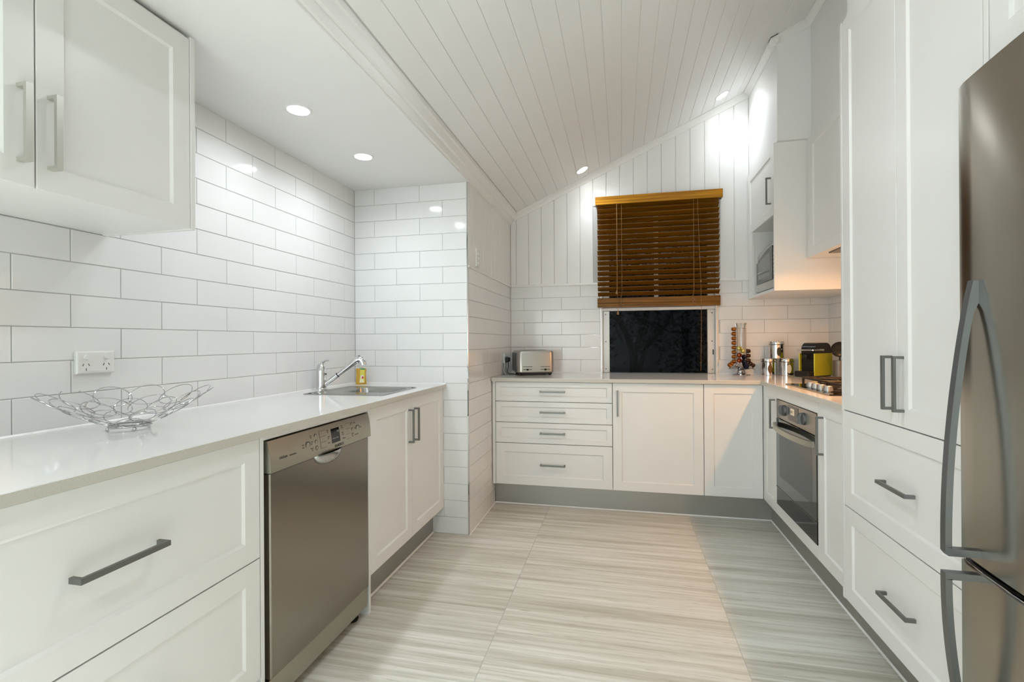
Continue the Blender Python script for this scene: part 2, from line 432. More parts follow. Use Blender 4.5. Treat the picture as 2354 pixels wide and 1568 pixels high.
# floor
fl = struct(MB().box(XL-.1, XR+.1, YREAR, YB+.13, -.12, -.002).build('floor', 'grout'))
TX, TY = .934, .4655
cache = {}
for i in range(-1, 3):
    for j in range(-9, 5):
        x0 = -.502+(i-1)*TX+TX*0; x1 = x0+TX; y0 = 2.065+(j-1)*TY; y1 = y0+TY
        x0, x1, y0, y1 = max(x0, XL), min(x1, XR), max(y0, YREAR), min(y1, YB)
        if x1-x0 < .05 or y1-y0 < .05 or (y0 > 3.46): continue
        key = (round(x1-x0, 3), round(y1-y0, 3))
        if key not in cache:
            m = MB(); wx, wy = key[0]/2-.0011, key[1]/2-.0011
            m.rings(lambda u, v, d: (u, v, d), -wx, wx, -wy, wy, [(0, -.004), (0, -.0008), (.0009, 0)]); cache[key] = m.mesh('tile', 'travertine', False)
        o = bpy.data.objects.new('tile', cache[key]); C.objects.link(o); o.parent = fl
        o.location = Vector(((x0+x1)/2, (y0+y1)/2, random.uniform(-.0003, 0))) - WL[fl]

# skirting plinths under the cabinets
struct(MB().box(-1.150, -1.137, .45, 1.262, .003, .158).build('baseboard_left', 'kick_metal'))
struct(MB().box(-1.150, -1.137, 1.945, YC-.004, .003, .150).build('baseboard_sink', 'kick_metal'))
struct(MB().box(XC+.002, .9425, 3.4415, 3.455, .003, .158).build('baseboard_back', 'kick_metal'))
struct(MB().box(.9425, .956, 1.39, 3.4415, .003, .158).build('baseboard_right', 'kick_metal'))
b = MB(); b.prism([(0, 0), (.007, 0), (0, .007)], lambda o, z, d: (-1.137+o, d, z), 1.945, YC-.004); struct(b.build('trim_12', 'trim_white'))
b = MB(); b.prism([(0, 0), (.006, 0), (0, .006)], lambda o, z, d: (d, 3.4415-o, z), XC, .9425); struct(b.build('trim_13', 'trim_white'))
b = MB(); b.prism([(0, 0), (.006, 0), (0, .006)], lambda o, z, d: (.9425-o, d, z), 1.39, 3.4415); struct(b.build('trim_14', 'trim_white'))
b = MB(); b.prism([(0, 0), (.005, 0), (0, .005)], lambda o, z, d: (XC+o, d, z), YC-.003, 3.4415); struct(b.build('trim_15', 'trim_white'))

b = MB(); b.prism([(.0025, .0), (.0075, .0), (.0025, .006)], lambda o, z, d: (XL+o, d, .9142+z), .41, YC-.003); struct(b.build('trim_16', 'trim_white'))
b = MB(); b.prism([(.0025, .0), (.0075, .0), (.0025, .006)], lambda o, z, d: (d, YC-o, .9142+z), XL+.003, -1.046); struct(b.build('trim_17', 'trim_white'))
for n_, a_, b_ in (('trim_18', XC, WX0), ('trim_19', WX1, XR)):
    b = MB(); b.prism([(.0025, .0), (.0075, .0), (.0025, .006)], lambda o, z, d: (d, YB-o, .9142+z), a_, b_); struct(b.build(n_, 'trim_white'))

# ---------------------------------------------------------------- window
win = struct(MB().box(WX0, WX0+.012, YB-.002, YB+.13, .914, WZ1).box(WX1-.012, WX1, YB-.002, YB+.13, .914, WZ1).box(WX0+.012, WX1-.012, YB-.002, YB+.13, WZ1-.015, WZ1).build('window_1', 'trim_white', smooth=False))
FYW = YB+.035
for x0, x1 in ((WX0+.013, WX0+.064), (WX1-.066, WX1-.013)):
    fr = MB().box(x0, x1, FYW, FYW+.03, .915, 1.412, .002).build('frame_side', 'aluminium', win)
    for z in (.945, 1.165, 1.385):
        xc = (x0+x1)/2 + (.006 if x0 > 0 else -.004)
        MB().lathe([(0, -.002), (.0045, -.002), (.0045, .0015), (0, .0025)], (xc, FYW, z), 10, '-y').build('screw', 'screw', fr)
MB().box(WX0+.012, WX1-.012, FYW-.02, FYW+.04, 1.413, 1.436, .002).build('transom', 'trim_white', win)
MB().box(.2655, .2835, FYW-.01, FYW+.035, 1.437, WZ1-.016, .002).build('mullion', 'trim_white', win)
for x0, x1 in ((WX0+.013, .265), (.284, WX1-.013)):
    b = MB()
    b.box(x0, x0+.05, FYW, FYW+.03, 1.438, WZ1-.017).box(x1-.007, x1, FYW, FYW+.03, 1.438, WZ1-.017).box(x0+.05, x1-.007, FYW, FYW+.03, 1.438, 1.46).box(x0+.05, x1-.007, FYW, FYW+.03, WZ1-.06, WZ1-.017) if x0 < 0 else \
    b.box(x0, x0+.007, FYW, FYW+.03, 1.438, WZ1-.017).box(x1-.05, x1, FYW, FYW+.03, 1.438, WZ1-.017).box(x0+.007, x1-.05, FYW, FYW+.03, 1.438, 1.46).box(x0+.007, x1-.05, FYW, FYW+.03, WZ1-.06, WZ1-.017)
    s_ = b.build('sash', 'trim_white', win, smooth=False)
    MB().box(x0+.007+(.043 if x0 < 0 else 0), x1-.007-(0 if x0 < 0 else .043), FYW+.013, FYW+.017, 1.46, WZ1-.06).build('pane', 'glass', s_, smooth=False)
MB().box(WX0+.064, WX1-.066, FYW+.013, FYW+.017, .915, 1.412).build('pane', 'glass', win, smooth=False)
MB().box(WX1-.030, WX1-.022, FYW-.006, FYW, 1.06, 1.10, .001).build('latch', 'screw', win)

# ---------------------------------------------------------------- cabinets
def front(parent, fn, name, u0, u1, v0, v1, margin=.058, th=.018, m='cabinet_white'):
    rg = [(0, -th), (0, -.0012), (.0012, 0), (margin, 0), (margin+.007, -.0065)]
    return MB().rings(fn, u0, u1, v0, v1, rg).build(name, m, parent, smooth=False)
def pull(parent, fn, uc, vc, L, vertical=True, proj=.030, wd=.011, m='handle_metal', t=.0085):
    h = L/2; P = [(-h, 0), (-h, proj), (h, proj), (h, 0), (h-t, 0), (h-t, proj-t), (-h+t, proj-t), (-h+t, 0)]
    b = MB()
    if vertical: b.prism(P, lambda a, d, s: fn(uc+s, vc+a, d), -wd/2, wd/2)
    else: b.prism(P, lambda a, d, s: fn(uc+a, vc+s, d), -wd/2, wd/2)
    return b.build('handle', m, parent, smooth=False)

# left run
cab = thing('base_cabinet', 'white two-drawer base cabinet left of the steel dishwasher', 'cabinet', (-1.36, .86, 0), 'white base cabinets')
MB().box(XL+.01, -1.085, .432, 1.262, .16, .886).build('carcass', 'cabinet_white', cab, False)
MB().box(XL+.01, -1.066, 1.2675, 1.2825, .0, .887, .0008).build('side_panel', 'cabinet_white', cab, False)
MB().box(XL+.01, -1.066, .412, .428, .0, .887, .0008).build('side_panel', 'cabinet_white', cab, False)
fn = FX(-1.066, 1)
for v0, v1 in ((.5265, .884), (.163, .5225)):
    d = front(cab, fn, 'drawer', .430, 1.2645, v0, v1); pull(d, fn, .842, (v0+v1)/2, .195, False, .032, .012)
scab = thing('sink_cabinet', 'white two-door base cabinet under the sink, right of the dishwasher', 'cabinet', (-1.36, 2.37, 0), 'white base cabinets')
b = MB(); b.box(XL+.01, -1.085, 1.9255, 1.941, .16, .886).box(XL+.01, -1.085, 2.80, 2.8155, .16, .886).box(XL+.01, -1.085, 1.941, 2.80, .16, .178).box(XL+.01, XL+.025, 1.941, 2.80, .178, .70)
b.build('carcass', 'cabinet_white', scab, False)
MB().box(XL+.01, -1.066, 1.9085, 1.9245, 0, .887, .0008).build('side_panel', 'cabinet_white', scab, False)
MB().box(-1.085, -1.068, 1.2835, 1.9075, .8735, .8885, .0008).build('filler', 'cabinet_white', scab, False)
for u0, u1, h in ((1.9265, 2.3585, 2.322), (2.3615, 2.8155, 2.390)):
    d = front(scab, fn, 'door', u0, u1, .160, .884); pull(d, fn, h, .741, .172)
# wall cupboard, top left
wc = thing('wall_cabinet', 'white two-door wall cupboard at top left over the worktop', 'cabinet', (-1.49, .86, 1.53), 'white wall cabinets')
MB().box(XL+.003, -1.329, .448, 1.2625, 1.531, 2.137).build('carcass', 'cabinet_white', wc, False)
MB().box(XL+.003, -1.308, 1.2645, 1.281, 1.528, 2.130, .0008).build('side_panel', 'cabinet_white', wc, False)
fn = FX(-1.31, 1)
for u0, u1, h in ((.8535, 1.2635, .882), (.448, .8505, .822)):
    d = front(wc, fn, 'door', u0, u1, 1.5305, 2.122); pull(d, fn, h, 1.668, .174, True, .030, .014, 'handle_bright')
# back run
fn = FY(3.358)
bc = thing('base_cabinet', 'white four-drawer base cabinet in the back left corner below the toaster', 'cabinet', (-.47, 3.7, 0), 'white base cabinets')
MB().box(-.876, -.063, 3.377, YB-.01, .165, .888).build('carcass', 'cabinet_white', bc, False)
MB().box(-.9, -.8785, 3.36, YB-.01, .16, .888, .0008).build('filler', 'cabinet_white', bc, False)
for v0, v1 in ((.7505, .8855), (.603, .7465), (.457, .599), (.163, .453)):
    d = front(bc, fn, 'drawer', -.8755, -.0625, v0, v1, .060 if v1-v0 > .2 else .034); pull(d, fn, -.468, (v0+v1)/2+.002, .174, False, .030, .011)
bc = thing('base_cabinet', 'white single-door base cabinet in the middle below the window', 'cabinet', (.23, 3.7, 0), 'white base cabinets')
MB().box(-.059, .518, 3.377, YB-.01, .165, .888).build('carcass', 'cabinet_white', bc, False)
d = front(bc, fn, 'door', -.059, .5185, .163, .8855); pull(d, fn, -.0275, .750, .172)
bc = thing('base_cabinet', 'white corner base cabinet, plain door without a handle, below the capsule carousel', 'cabinet', (.7, 3.7, 0), 'white base cabinets')
MB().box(.522, .890, 3.377, YB-.01, .165, .888).build('carcass', 'cabinet_white', bc, False)
front(bc, fn, 'door', .522, .8725, .163, .8855)
# right run
fn = FX(.875, -1)
bc = thing('base_cabinet', 'narrow white base cabinet between the back corner and the oven', 'cabinet', (1.2, 3.2, 0), 'white base cabinets')
MB().box(.8955, XR-.012, 3.088, 3.356, .165, .888).build('carcass', 'cabinet_white', bc, False)
d = front(bc, fn, 'door', 3.0865, 3.354, .163, .8855, .062); pull(d, fn, 3.118, .738, .172)
oc = thing('oven_cabinet', 'white housing cabinet that frames the built-in oven', 'cabinet', (1.2, 2.78, 0), 'white base cabinets')
b = MB(); b.box(.894, XR-.012, 3.0805, 3.0855, .165, .888).box(.894, XR-.012, 2.4715, 2.4765, .165, .888).box(.894, XR-.012, 2.4765, 3.0805, .165, .222)
b.build('carcass', 'cabinet_white', oc, False)
MB().box(.875, .893, 2.471, 3.0835, .8335, .8855, .001).build('rail', 'cabinet_white', oc, False)
MB().box(.875, .893, 2.471, 3.0835, .163, .2245, .001).build('rail', 'cabinet_white', oc, False)
MB().box(.875, .893, 3.0785, 3.0835, .2245, .8335).build('stile', 'cabinet_white', oc, False)
MB().box(.875, .893, 2.471, 2.481, .2245, .8335).build('stile', 'cabinet_white', oc, False)
bc = thing('base_cabinet', 'white single-door base cabinet between the oven and the tall pantry', 'cabinet', (1.2, 2.3, 0), 'white base cabinets')
MB().box(.8955, XR-.012, 2.166, 2.468, .165, .888).build('carcass', 'cabinet_white', bc, False)
d = front(bc, fn, 'door', 2.167, 2.4675, .163, .8855); pull(d, fn, 2.42, .741, .172)
# tall pantry
fn = FX(.849, -1)
tc = thing('tall_cabinet', 'tall white pantry cabinet with two long doors over two drawers, beside the fridge', 'cabinet', (1.17, 1.77, 0))
MB().box(.869, XR-.005, 1.385, 2.1425, .165, 2.406).build('carcass', 'cabinet_white', tc, False)
MB().box(.848, XR-.005, 2.1445, 2.160, .1585, 2.411, .0008).build('side_panel', 'cabinet_white', tc, False)
for u0, u1, h in ((1.7655, 2.1425, 1.797), (1.386, 1.7625, 1.731)):
    d = front(tc, fn, 'door', u0, u1, .898, 2.409); pull(d, fn, h, 1.032, .174)
for v0, v1 in ((.5275, .894), (.161, .5235)):
    d = front(tc, fn, 'drawer', 1.386, 2.1425, v0, v1); pull(d, fn, 1.757, (v0+v1)/2-.010, .172, False, .030, .011)
# over the fridge
of = thing('wall_cabinet', 'white cupboard above the refrigerator, only its lower corner in view', 'cabinet', (1.17, .95, 1.825), 'white wall cabinets')
MB().box(.869, XR-.005, .545, 1.362, 1.826, 2.406).build('carcass', 'cabinet_white', of, False)
MB().box(.848, XR-.005, 1.366, 1.3815, .0, 2.411, .0008).build('side_panel', 'cabinet_white', of, False)
for u0, u1 in ((.955, 1.3625), (.545, .952)): front(of, fn, 'door', u0, u1, 1.826, 2.409)
# microwave cupboard
fn = FX(.940, -1)
mc = thing('microwave_cabinet', 'white wall cupboard with an open microwave niche in the back right corner', 'cabinet', (1.2, 3.66, 1.48), 'white wall cabinets')
b = MB()
b.box(.958, XR-.003, 3.351, 3.974, 1.975, 2.400)
b.box(.9585, XR-.003, 3.351, 3.974, 1.958, 1.9745).box(.9585, XR-.003, 3.865, 3.974, 1.498, 1.958).box(1.445, XR-.003, 3.351, 3.865, 1.498, 1.958)
b.build('carcass', 'cabinet_white', mc, False)
MB().box(.938, XR-.003, 3.332, 3.3495, 1.4795, 2.405, .0008).build('side_panel', 'cabinet_white', mc, False)
MB().box(.940, XR-.003, 3.350, 3.9765, 1.4795, 1.4965, .0008).build('bottom_panel', 'cabinet_white', mc, False)
MB().box(.940, .958, 3.863, 3.9765, 1.497, 1.958, .0008).build('filler', 'cabinet_white', mc, False)
d = front(mc, fn, 'door', 3.3505, 3.9765, 1.9595, 2.404); pull(d, fn, 3.405, 2.125, .172)
# cupboard over the cooktop
fn = FX(1.122, -1)
hc = thing('wall_cabinet', 'white cupboard above the cooktop, lit orange underneath', 'cabinet', (1.3, 2.75, 1.67), 'white wall cabinets')
b = MB(); b.box(1.141, XR-.003, 2.165, 3.328, 1.69, 2.404); b.box(1.141, 1.162, 2.165, 3.328, 1.672, 1.69).box(1.450, XR-.003, 2.165, 3.328, 1.672, 1.69).box(1.162, 1.450, 3.125, 3.328, 1.672, 1.69).box(1.162, 1.450, 2.165, 2.515, 1.672, 1.69)
b.build('carcass', 'cabinet_white', hc, False)
MB().box(1.122, 1.1405, 3.296, 3.329, 1.672, 2.404, .0008).build('filler', 'cabinet_white', hc, False)
front(hc, fn, 'door', 2.737, 3.2945, 1.672, 2.404); front(hc, fn, 'door', 2.170, 2.734, 1.672, 2.404)

# ---------------------------------------------------------------- worktops
b = MB(); z0, z1 = .8895, .914
x0, x1, y0, y1 = XL+.004, -1.046, .40, YC-.004
sx0, sx1, sy0, sy1 = -1.452, -1.146, 2.262, 2.528
o_ = [(x0, y0), (x1, y0), (x1, y1), (x0, y1)]; i_ = [(sx0, sy0), (sx1, sy0), (sx1, sy1), (sx0, sy1)]
c = .0015; oi = [(x0+c, y0+c), (x1-c, y0+c), (x1-c, y1-c), (x0+c, y1-c)]
vs_ = [(*p, z0) for p in o_]+[(*p, z1-c) for p in o_]+[(*p, z1) for p in oi]+[(*p, z1) for p in i_]+[(*p, z0) for p in i_]
b.mi = 1
b.add(vs_, [(k, (k+1) % 4, 4+(k+1) % 4, 4+k) for k in range(4)])
b.mi = 0
b.add(vs_, [(4+k, 4+(k+1) % 4, 8+(k+1) % 4, 8+k) for k in range(4)]+[(8+k, 8+(k+1) % 4, 12+(k+1) % 4, 12+k) for k in range(4)]+[(12+k, 12+(k+1) % 4, 16+(k+1) % 4, 16+k) for k in range(4)]+[(16+k, 16+(k+1) % 4, (k+1) % 4, k) for k in range(4)])
tag(b.build('worktop', ['stone', 'stone_edge'], smooth=False), 'long white stone worktop on the left, holding the sink and wire bowl', 'worktop')
poly = [(XC+.004, 3.335), (.855, 3.335), (.855, 2.163), (XR-.003, 2.163), (XR-.003, YB-.004), (WX1-.013, YB-.004), (WX1-.013, YB+.1), (WX0+.013, YB+.1), (WX0+.013, YB-.004), (XC+.004, YB-.004)]
b = MB(); n = len(poly); c = .0015
pin = list(poly); pin[0] = (XC+.004, 3.335+c); pin[1] = (.855+c, 3.335+c); pin[2] = (.855+c, 2.163)
vs_ = [(*p, z0) for p in poly]+[(*p, z1-c) for p in poly]+[(*p, z1) for p in pin]
b.mi = 1; b.add(vs_, [(k, (k+1) % n, n+(k+1) % n, n+k) for k in range(n)])
b.mi = 0; b.add(vs_, [(n+k, n+(k+1) % n, 2*n+(k+1) % n, 2*n+k) for k in range(n)]+[tuple(range(2*n, 3*n)), tuple(range(n))])
tag(b.build('worktop', ['stone', 'stone_edge'], smooth=False), 'L-shaped white stone worktop running under the window and round to the cooktop', 'worktop')

# ---------------------------------------------------------------- dishwasher
dw = thing('dishwasher', 'freestanding stainless steel dishwasher between the white base cabinets', 'dishwasher', (-1.36, 1.595, 0))
DY0, DY1 = 1.297, 1.897; DX = -1.060
MB().box(-1.64, DX-.034, DY0-.004, DY1+.004, .05, .862).build('body', 'black_soft', dw)
def curved_panel(y0, y1, z0, z1, x, bulge, th, name, m, parent, n=1):
    P = []
    for k in range(25):
        t = k/24; P.append((z0+(z1-z0)*t, bulge*(1-t**1.9)))
    poly = [(x+o, z) for z, o in P] + [(x-th, z1), (x-th, z0)]
    return MB().prism(poly, lambda a, z, d: (a, d, z), y0, y1).build(name, m, parent)
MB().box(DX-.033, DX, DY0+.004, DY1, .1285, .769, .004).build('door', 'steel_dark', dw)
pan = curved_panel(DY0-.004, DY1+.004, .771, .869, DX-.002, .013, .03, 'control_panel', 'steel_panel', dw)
MB().box(DX-.045, DX-.006, DY0, DY1-.002, .046, .126, .002).build('kick_plate', 'steel_panel', dw)
for y in (DY0+.04, DY1-.04): MB().lathe([(0, 0), (.024, 0), (.026, .008), (.014, .014), (.012, .05), (0, .05)], (-1.115, y, 0), 16).build('foot', 'black_plastic', dw)
hr = MB(); v = []; n = 16; yc = 1.605
for i in range(9):
    ph = i/8*math.pi/2
    for k in range(n+1):
        th = math.pi*k/n
        v.append((DX-.002+.030*math.cos(ph)*math.sin(th), yc+.083*math.cos(th)*math.cos(ph*.0), .772-.046*math.sin(th)*math.sin(ph+.001)))
hr.add(v, [(i*(n+1)+k, i*(n+1)+k+1, (i+1)*(n+1)+k+1, (i+1)*(n+1)+k) for i in range(8) for k in range(n)])
hr.build('handle_recess', 'chrome_wire', dw)
def px(z):  # front x of the curved panel at height z
    t = max(0, (z-.771)/.098); return DX-.002+.013*(1-t**1.9)
pf = lambda u, v, d: (px(v)+d*.8, u, v)
def knob_ring(y, z, r, name='button'):
    MB().lathe([(r*.80, 0), (r*.80, .0009), (r, .0009), (r, 0)], (px(z)-.0003, y, z), 20, 'x', caps=False).build(name+'_ring', 'print_dark', pan)
    MB().lathe([(0, 0), (r*.78, 0), (r*.75, .0014), (0, .0016)], (px(z)-.0003, y, z), 20, 'x').build(name, 'steel_panel', pan)
knob_ring(1.478, .820, .0125, 'knob'); knob_ring(1.800, .823, .0125, 'knob')
for i, z in enumerate((.843, .822, .801)):
    knob_ring(1.525, z, .0075); knob_ring(1.762, z+.002, .0075)
def decal(y0, y1, z0, z1, name, m, n=12, d=.0005):
    b = MB(); v = []
    for k in range(n+1):
        z = z0+(z1-z0)*k/n; v += [(px(z)+d, y0, z), (px(z)+d, y1, z), (px(z)-.001, y1, z), (px(z)-.001, y0, z)]
    b.add(v, [(i*4+k, i*4+(k+1) % 4, i*4+4+(k+1) % 4, i*4+4+k) for i in range(n) for k in range(4)]+[(0, 1, 2, 3), tuple(range(n*4, n*4+4))])
    return b.build(name, m, pan, False)
decal(1.618, 1.672, .797, .850, 'display', 'display')
text_part('1:25', lambda u, v, d: pf(1.652+u, .834+v, d+.0008), .009, pan, m='digit')
text_part('Normal  Quick', lambda u, v, d: pf(1.622+u, .812+v, d+.0008), .0062, pan, m='digit')
text_part('BOSCH', lambda u, v, d: pf(1.650+u, .7795+v, d), .0135, pan, bold=True)
MB().lathe([(.0045, 0), (.0045, .0006), (.0058, .0006), (.0058, 0)], (px(.784), 1.640, .784), 18, 'x', caps=False).build('emblem', 'print_dark', pan)
MB().box(px(.784), px(.784)+.0006, 1.6365, 1.6378, .780, .788).box(px(.784), px(.784)+.0006, 1.6422, 1.6435, .780, .788).box(px(.784), px(.784)+.0006, 1.6378, 1.6422, .7835, .7845).build('emblem', 'print_dark', pan)
text_part('LifeStyle', lambda u, v, d: pf(1.333+u, .8055+v, d), .0115, pan); text_part('automatic', lambda u, v, d: pf(1.381+u, .8055+v, d), .0085, pan)
for y, z, s in ((1.447, .823, 'ON'), (1.447, .814, 'OFF'), (1.494, .846, 'Eco'), (1.494, .839, '50°'), (1.496, .825, 'Auto'), (1.496, .818, '65°'), (1.491, .803, 'Intens'), (1.496, .796, '70°'), (1.592, .847, 'Glass'), (1.594, .840, '40°'), (1.594, .824, 'Quick'), (1.594, .817, '45°'), (1.594, .802, 'Rinse'),
                (1.684, .848, 'Vario'), (1.686, .841, 'Speed'), (1.686, .823, 'Half'), (1.686, .816, 'Load'), (1.688, .801, 'Hygiene'), (1.776, .846, 'Delay'), (1.776, .825, 'Timer'), (1.776, .799, 'Reset 3 sec'), (1.818, .822, 'Start'), (1.857, .783, 'SMS53E')):
    if s == 'SMS53E': continue
    text_part(s, lambda u, v, d: pf(y+u, z+v, d), .0058, pan)
for y0, y1, z in ((1.548, 1.585, .853), (1.548, 1.585, .833), (1.548, 1.585, .813), (1.548, 1.585, .793), (1.718, 1.748, .854), (1.718, 1.748, .833), (1.718, 1.748, .812), (1.718, 1.748, .794)):
    MB().box(px(z)-.0005, px(z)+.0005, y0, y1, z-.0004, z+.0004).build('print_line', 'print_dark', pan, False)
decal(1.5476, 1.5484, .793, .853, 'print_line', 'print_dark')

# ---------------------------------------------------------------- sink, tap, soap
sk = thing('sink', 'stainless steel sink set into the left worktop', 'sink', (-1.34, 2.35, .914))
b = MB(); X0, X1, Y0, Y1 = -1.555, -1.124, 2.135, 2.568; zt = .9165
def rr(x0, x1, y0, y1, r, n=5):
    P = []
    for cx, cy, a0 in ((x1-r, y1-r, 0), (x0+r, y1-r, 90), (x0+r, y0+r, 180), (x1-r, y0+r, 270)):
        P += [(cx+r*math.cos(R(a0+90*k/n)), cy+r*math.sin(R(a0+90*k/n))) for k in range(n+1)]
    return P
L_ = [(rr(X0, X1, Y0, Y1, .02), .9142), (rr(X0, X1, Y0, Y1, .02), zt), (rr(X0+.008, X1-.008, Y0+.008, Y1-.008, .018), zt+.0015), (rr(X0+.014, X1-.014, Y0+.014, Y1-.014, .016), zt-.001),
      (rr(-1.446, -1.152, 2.268, 2.522, .045), zt-.001), (rr(-1.444, -1.154, 2.270, 2.520, .044), zt-.008), (rr(-1.438, -1.160, 2.276, 2.514, .042), .77), (rr(-1.42, -1.178, 2.292, 2.498, .035), .752)]
n = len(L_[0][0]); v = [(x, y, z) for P, z in L_ for x, y in P]
b.add(v, [(i*n+k, i*n+(k+1) % n, (i+1)*n+(k+1) % n, (i+1)*n+k) for i in range(len(L_)-1) for k in range(n)]+[tuple(range((len(L_)-1)*n, len(L_)*n))])
b.build('basin', 'sink_steel', sk)
MB().lathe([(0, .7525), (.034, .7525), (.037, .7545), (.030, .756), (0, .7535)], (-1.30, 2.395, 0), 20).build('drain', 'chrome', sk)
for y in (2.165, 2.54): MB().lathe([(0, 0), (.009, 0), (.008, .003), (0, .0035)], (-1.53 if y < 2.3 else -1.14, y, zt-.0005), 14).build('plug_button', 'black_plastic', sk)
tp = thing('mixer_tap', 'chrome mixer tap with a pull-out spout behind the sink', 'tap', (-1.602, 2.37, .914))
MB().lathe([(0, .0), (.030, 0), (.030, .006), (.0265, .010), (.0255, .10), (.0262, .101), (.0262, .106), (.0255, .107), (.0245, .125), (.019, .138), (.010, .145), (0, .147)], (-1.602, 2.37, .914), 28).build('body', 'chrome', tp)
lv = MB().tube([(-1.602, 2.37, 1.050), (-1.596, 2.372, 1.063), (-1.580, 2.376, 1.072), (-1.560, 2.381, 1.0745)], [.013, .012, .009, .006], 12, flat=.7).build('lever', 'chrome', tp)
MB().lathe([(0, 0), (.004, 0), (.004, .002), (0, .0025)], (-1.575, 2.372, 1.000), 12, 'x').build('indicator', 'black_plastic', tp)
sp = [(-1.597, 2.373, .938), (-1.560, 2.385, .957), (-1.505, 2.403, .992), (-1.505+.001, 2.403, .9926)]
MB().tube([(-1.595, 2.372, .935), (-1.555, 2.382, .964), (-1.517, 2.391, .993)], [.0125, .0125, .0125], 16).build('spout_sleeve', 'chrome', tp)
MB().tube([(-1.5165, 2.3912, .9935), (-1.5137, 2.392, .9957)], [.0145, .0145], 16).build('spout_ring', 'black_plastic', tp)
MB().tube([(-1.513, 2.392, .996), (-1.465, 2.404, 1.033), (-1.437, 2.411, 1.057), (-1.419, 2.416, 1.072), (-1.405, 2.420, 1.080), (-1.392, 2.423, 1.077), (-1.384, 2.425, 1.065), (-1.381, 2.426, 1.048)], [.0115, .0125, .0155, .0185, .0205, .0205, .0195, .0185], 18).build('spray_head', 'chrome', tp)
MB().tube([(-1.430, 2.413, 1.0765), (-1.410, 2.418, 1.096), (-1.399, 2.4205, 1.0995)], [.008, .008, .006], 10, flat=.4).build('spray_button', 'black_plastic', tp)
sb = thing('soap_bottle', 'amber dish soap bottle with a fruit label in the corner behind the tap', 'bottle', (-1.572, 2.735, .914))
def oval(prof, n=22, sx=1, c=(-1.572, 2.735, .914), ang=.35, sy=.55):
    b = MB(); b.lathe(prof, (0, 0, 0), n, 'z', sy)
    b.v = [(c[0]+x*math.cos(ang)-y*math.sin(ang), c[1]+x*math.sin(ang)+y*math.cos(ang), c[2]+z) for x, y, z in b.v]; return b
oval([(0, 0), (.030, 0), (.033, .004), (.031, .030), (.0295, .055), (.031, .080), (.032, .092), (.026, .098), (0, .099)]).build('body', 'amber_liquid', sb)
oval([(0, .0985), (.013, .0985), (.012, .106), (.0165, .108), (.0165, .130), (.010, .136), (0, .136)], sy=.9).build('cap', 'clear_plastic', sb)
sf = lambda u, v, d: (-1.572+u*math.cos(.35)-(-.0195-d)*math.sin(.35), 2.735+u*math.sin(.35)+(-.0195-d)*math.cos(.35), .914+v)
MB().prism([(-.006, .012), (.024, .012), (.025, .095), (-.001, .095), (-.003, .05)], sf, -.006, .0003).build('label', 'label_yellow', sb, False)
MB().prism([(-.007, .010), (.020, .010), (.018, .030), (-.004, .036)], sf, -.006, .0006).build('label', 'label_cream', sb, False)
MB().prism([(-.002, .090), (.026, .090), (.026, .097), (-.002, .097)], sf, -.006, .0006).build('label', 'label_green', sb, False)
MB().prism([(.010+.010*math.cos(k*.524), .046+.011*math.sin(k*.524)) for k in range(12)], sf, -.005, .0008).build('label_fruit', 'label_white', sb, False)
MB().prism([(.013+.006*math.cos(k*.524), .042+.007*math.sin(k*.524)) for k in range(12)], sf, -.005, .0012).build('label_fruit', 'label_red', sb, False)

# ---------------------------------------------------------------- wire fruit bowl
BX, BY, BZ = -1.452, 1.185, .914
wbw = thing('wire_bowl', 'empty chrome fruit bowl of interlinked wire rings on the left worktop', 'bowl', (BX, BY, BZ))
def surf(r): t = max(0, (r-.04)/.188); return .016+.108*t**1.35
def wire(rc, th0, rad, m=40):
    pts = []
    for k in range(m):
        a = 2*math.pi*k/m
        ds = rad*math.cos(a); sl = math.atan(.106*1.45/.188*max(.001, (rc-.045)/.188)**.45)
        r = rc+ds*math.cos(sl); th = th0+rad*math.sin(a)/max(.03, r)
        pts.append((BX+r*math.cos(th), BY+r*math.sin(th), BZ+surf(r)+.0012*math.cos(2*a)))
    MB().tube(pts, .00135, 6, True).build('wire_ring', 'chrome_wire', wbw)
for k in range(12): wire(.176, 2*math.pi*k/12+.1, .050)
for k in range(9): wire(.126, 2*math.pi*(k+.5)/9, .044)
for k in range(7): wire(.080, 2*math.pi*k/7+.2, .033)
MB().tube([(BX+.053*math.cos(a*.1963), BY+.053*math.sin(a*.1963), BZ+.0125) for a in range(32)], .0025, 8, True).build('base_ring', 'chrome_wire', wbw)
MB().tube([(BX+.047*math.cos(a*.1963), BY+.047*math.sin(a*.1963), BZ+.017) for a in range(32)], .002, 8, True).build('base_ring', 'chrome_wire', wbw)
for a in (-2.15, -.50, 1.35): MB().lathe([(0, 0), (.004, .001), (.0062, .0055), (.004, .010), (0, .0108)], (BX+.053*math.cos(a), BY+.053*math.sin(a), BZ), 14).build('foot', 'chrome', wbw)

